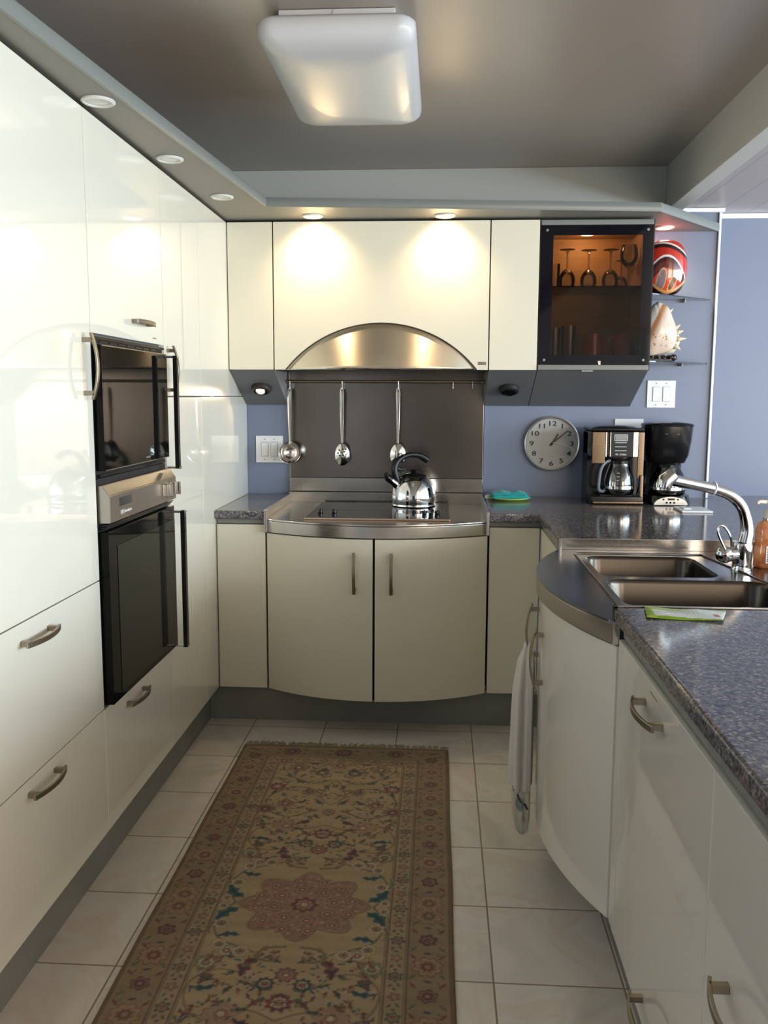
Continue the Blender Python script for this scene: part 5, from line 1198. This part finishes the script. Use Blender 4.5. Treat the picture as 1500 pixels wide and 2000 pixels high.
for cx_, cy_, ln, wd, a, c1_, c2_, b in ((0.207, 0.05, 0.044, 0.016, 0.9, TEAL, TEAL*0.5, 0.3), (0.21, -0.0, 0.001, 0.001, 0, TEAL, None, 0), (0.175, 0.145, 0.032, 0.010, 0.15, TEAL, NAVY, 0.3), (0.19, 0.36, 0.036, 0.009, 0.1, TEAL, NAVY, -0.3),
                                       (0.105, 0.27, 0.044, 0.016, 1.2, MAR, NAVY, 0.3), (0.07, 0.475, 0.022, 0.012, -0.5, MAR, NAVY, 0.2), (0.055, 0.40, 0.026, 0.010, 0.7, OLV, MAR, 0.3), (0.22, 0.485, 0.030, 0.009, 1.1, OLV, TAN, 0.3),
                                       (0.235, 0.115, 0.034, 0.010, 1.4, TAN, OLV, 0.5), (0.10, 0.62, 0.026, 0.009, -0.7, OLV, NAVY, 0.3), (0.04, 0.62, 0.022, 0.009, 0.9, NAVY, OLV, 0.3), (0.13, 0.78, 0.026, 0.009, 0.5, OLV, NAVY, 0.3),
                                       (0.03, 0.74, 0.020, 0.008, 1.2, NAVY, OLV, 0.2), (0.10, 0.94, 0.024, 0.008, 0.2, OLV, NAVY, 0.3), (0.18, 0.83, 0.020, 0.007, 1.2, TEAL, NAVY, 0.3), (0.06, 0.56, 0.026, 0.009, 0.3, OLV, RUST, 0.3), (0.13, 0.36, 0.02, 0.007, 1.0, OLV, NAVY, 0.2)):
    leaf(cx_, cy_, ln, wd, a, c1_, c2_, b)
for i in range(46):
    cx_, cy_ = rg.uniform(0.0, 0.225), rg.uniform(0.20, hl-0.19); kk = rg.randint(4); leaf(cx_, cy_, rg.uniform(0.014, 0.024), rg.uniform(0.005, 0.008), rg.uniform(0, 3), [OLV, TAN*0.8, MAR, NAVY][kk], [NAVY, MAR, OLV, TAN][kk], rg.uniform(-0.4, 0.4))
for cx_, cy_, r in ((0.205, 0.10, 0.026), (0.19, 0.19, 0.024), (0.13, 0.215, 0.026), (0.075, 0.225, 0.020), (0.22, 0.02, 0.018)):
    flower(cx_, cy_, r, 7, (TAN, CREAM, OLV, TAN, MAR), 0.5, lob=0.35)
for i in range(230):                                     # scattered small sprigs on the field
    cx_, cy_ = rg.uniform(0, 0.225), rg.uniform(0.22, hl-0.19); leaf(cx_, cy_, rg.uniform(0.006, 0.012), rg.uniform(0.002, 0.004), rg.uniform(0, 3), [OLV, MAR, NAVY, TAN*0.8, TEAL][rg.randint(5)])
# central medallion: lobed star of rosettes
d0 = np.hypot(X/1.0, Y/0.92); th = np.arctan2(Y/0.92, X); star = 0.172*(0.74+0.26*np.abs(np.cos(4*th))**1.5)
Cc[(d0 < star*1.07)] = TAN*0.85; Cc[d0 < star] = PINK*0.85
Cc[(d0 < star) & (np.sin(16*th)*np.sin(d0*170) > 0.25)] = RUST*1.1; Cc[(d0 < star*0.95) & (np.sin(16*th+1.2)*np.cos(d0*150) > 0.62)] = CREAM*0.75
lo_ = (d0 < star*0.92) & (np.abs(np.sin(8*th+d0*60)) < 0.25); Cc[lo_] = PINK
for ring_r, cnt, r in ((0.132, 12, 0.024), (0.082, 8, 0.026)):
    for i in range(cnt):
        a = 2*PI*i/cnt+0.2; flower(ring_r*math.cos(a), ring_r*0.92*math.sin(a), r*0.9, 6, (MAR, PINK, RUST, MAR, CREAM), a, X, Y, lob=0.3)
flower(0, 0, 0.045, 8, (TAN, MAR, PINK, RUST, CREAM), 0, X, Y, lob=0.3)
for s_ in (-1, 1):
    vine([(0.02, 0.19), (0.07, 0.20), (0.085, 0.235), (0.05, 0.25), (0.03, 0.23)], 0.005, TAN*0.7)
# wool variation and pile noise
nz = rg.rand(*X.shape)*0.22+0.88; band_ = 1+0.05*np.sin(Y*55+2*np.sin(X*9))+0.04*np.sin(Y*140)
Cc = (Cc*0.95+FIELD*0.05*0.6)*np.array([1.0, 0.97, 0.97])*(nz*band_)[..., None]*0.98
# soften slightly
K = Cc.copy(); K[1:-1, 1:-1] = (Cc[1:-1, 1:-1]*3+Cc[:-2, 1:-1]+Cc[2:, 1:-1]+Cc[1:-1, :-2]+Cc[1:-1, 2:])/7; Cc = K
t = empty('rug', (rcx, rcy, 0.0), 'beige and brown oriental runner rug with floral medallion on the tile floor', 'rug')
n1, n2 = nx+1, ny+1
sl = -0.0045      # slight turn of the rug on the floor
zz = 0.0085+0.0004*rg.rand(n1, n2); edge = np.minimum(1, de/0.004); zz = 0.0015+(zz-0.0015)*np.sqrt(edge)
VX = X+sl*Y+0.0012*np.sin(Y*9)*(ax/hw); co = np.stack([VX, Y, zz], -1).reshape(-1, 3).astype('f')
idx = np.arange(n1*n2).reshape(n1, n2); q = np.stack([idx[:-1, :-1], idx[1:, :-1], idx[1:, 1:], idx[:-1, 1:]], -1).reshape(-1, 4)
me = bpy.data.meshes.new('pile'); me.vertices.add(len(co)); me.vertices.foreach_set('co', co.ravel())
me.loops.add(q.size); me.loops.foreach_set('vertex_index', q.ravel().astype('i')); me.polygons.add(len(q)); me.polygons.foreach_set('loop_start', np.arange(0, q.size, 4, dtype='i')); me.polygons.foreach_set('loop_total', np.full(len(q), 4, 'i'))
me.update(calc_edges=True)
ca = me.color_attributes.new('paint', 'FLOAT_COLOR', 'POINT'); cc = np.ones((n1*n2, 4), 'f'); cc[:, :3] = Cc.reshape(-1, 3); ca.data.foreach_set('color', cc.ravel())
M_RUG = vcol_mat('woven_wool', 0.95, sheen=0.15, bumps=(700, 0.6, 0.002)); me.materials.append(M_RUG)
o = bpy.data.objects.new('pile', me); COL.objects.link(o); o.parent = t
bm = NB(); rr_ = random.Random(5)
for yy, sgn in ((RY1, 1), (RY0, -1)):
    x = RX0+0.004
    while x < RX1-0.004:
        ln = rr_.uniform(0.030, 0.052); a = rr_.uniform(-0.5, 0.5); off = sl*(yy-rcy)
        tube(bm, [(x+off, yy-sgn*0.004, 0.005), (x+off+a*ln*0.4, yy+sgn*ln*0.5, 0.0065), (x+off+a*ln, yy+sgn*ln, 0.003)], [0.0024, 0.0022, 0.0012], 5)
        x += rr_.uniform(0.0042, 0.0065)
obj('fringe', bm, mat('tan_wool_fringe', (0.36, 0.29, 0.17), 0.95), t)['kind'] = 'stuff'
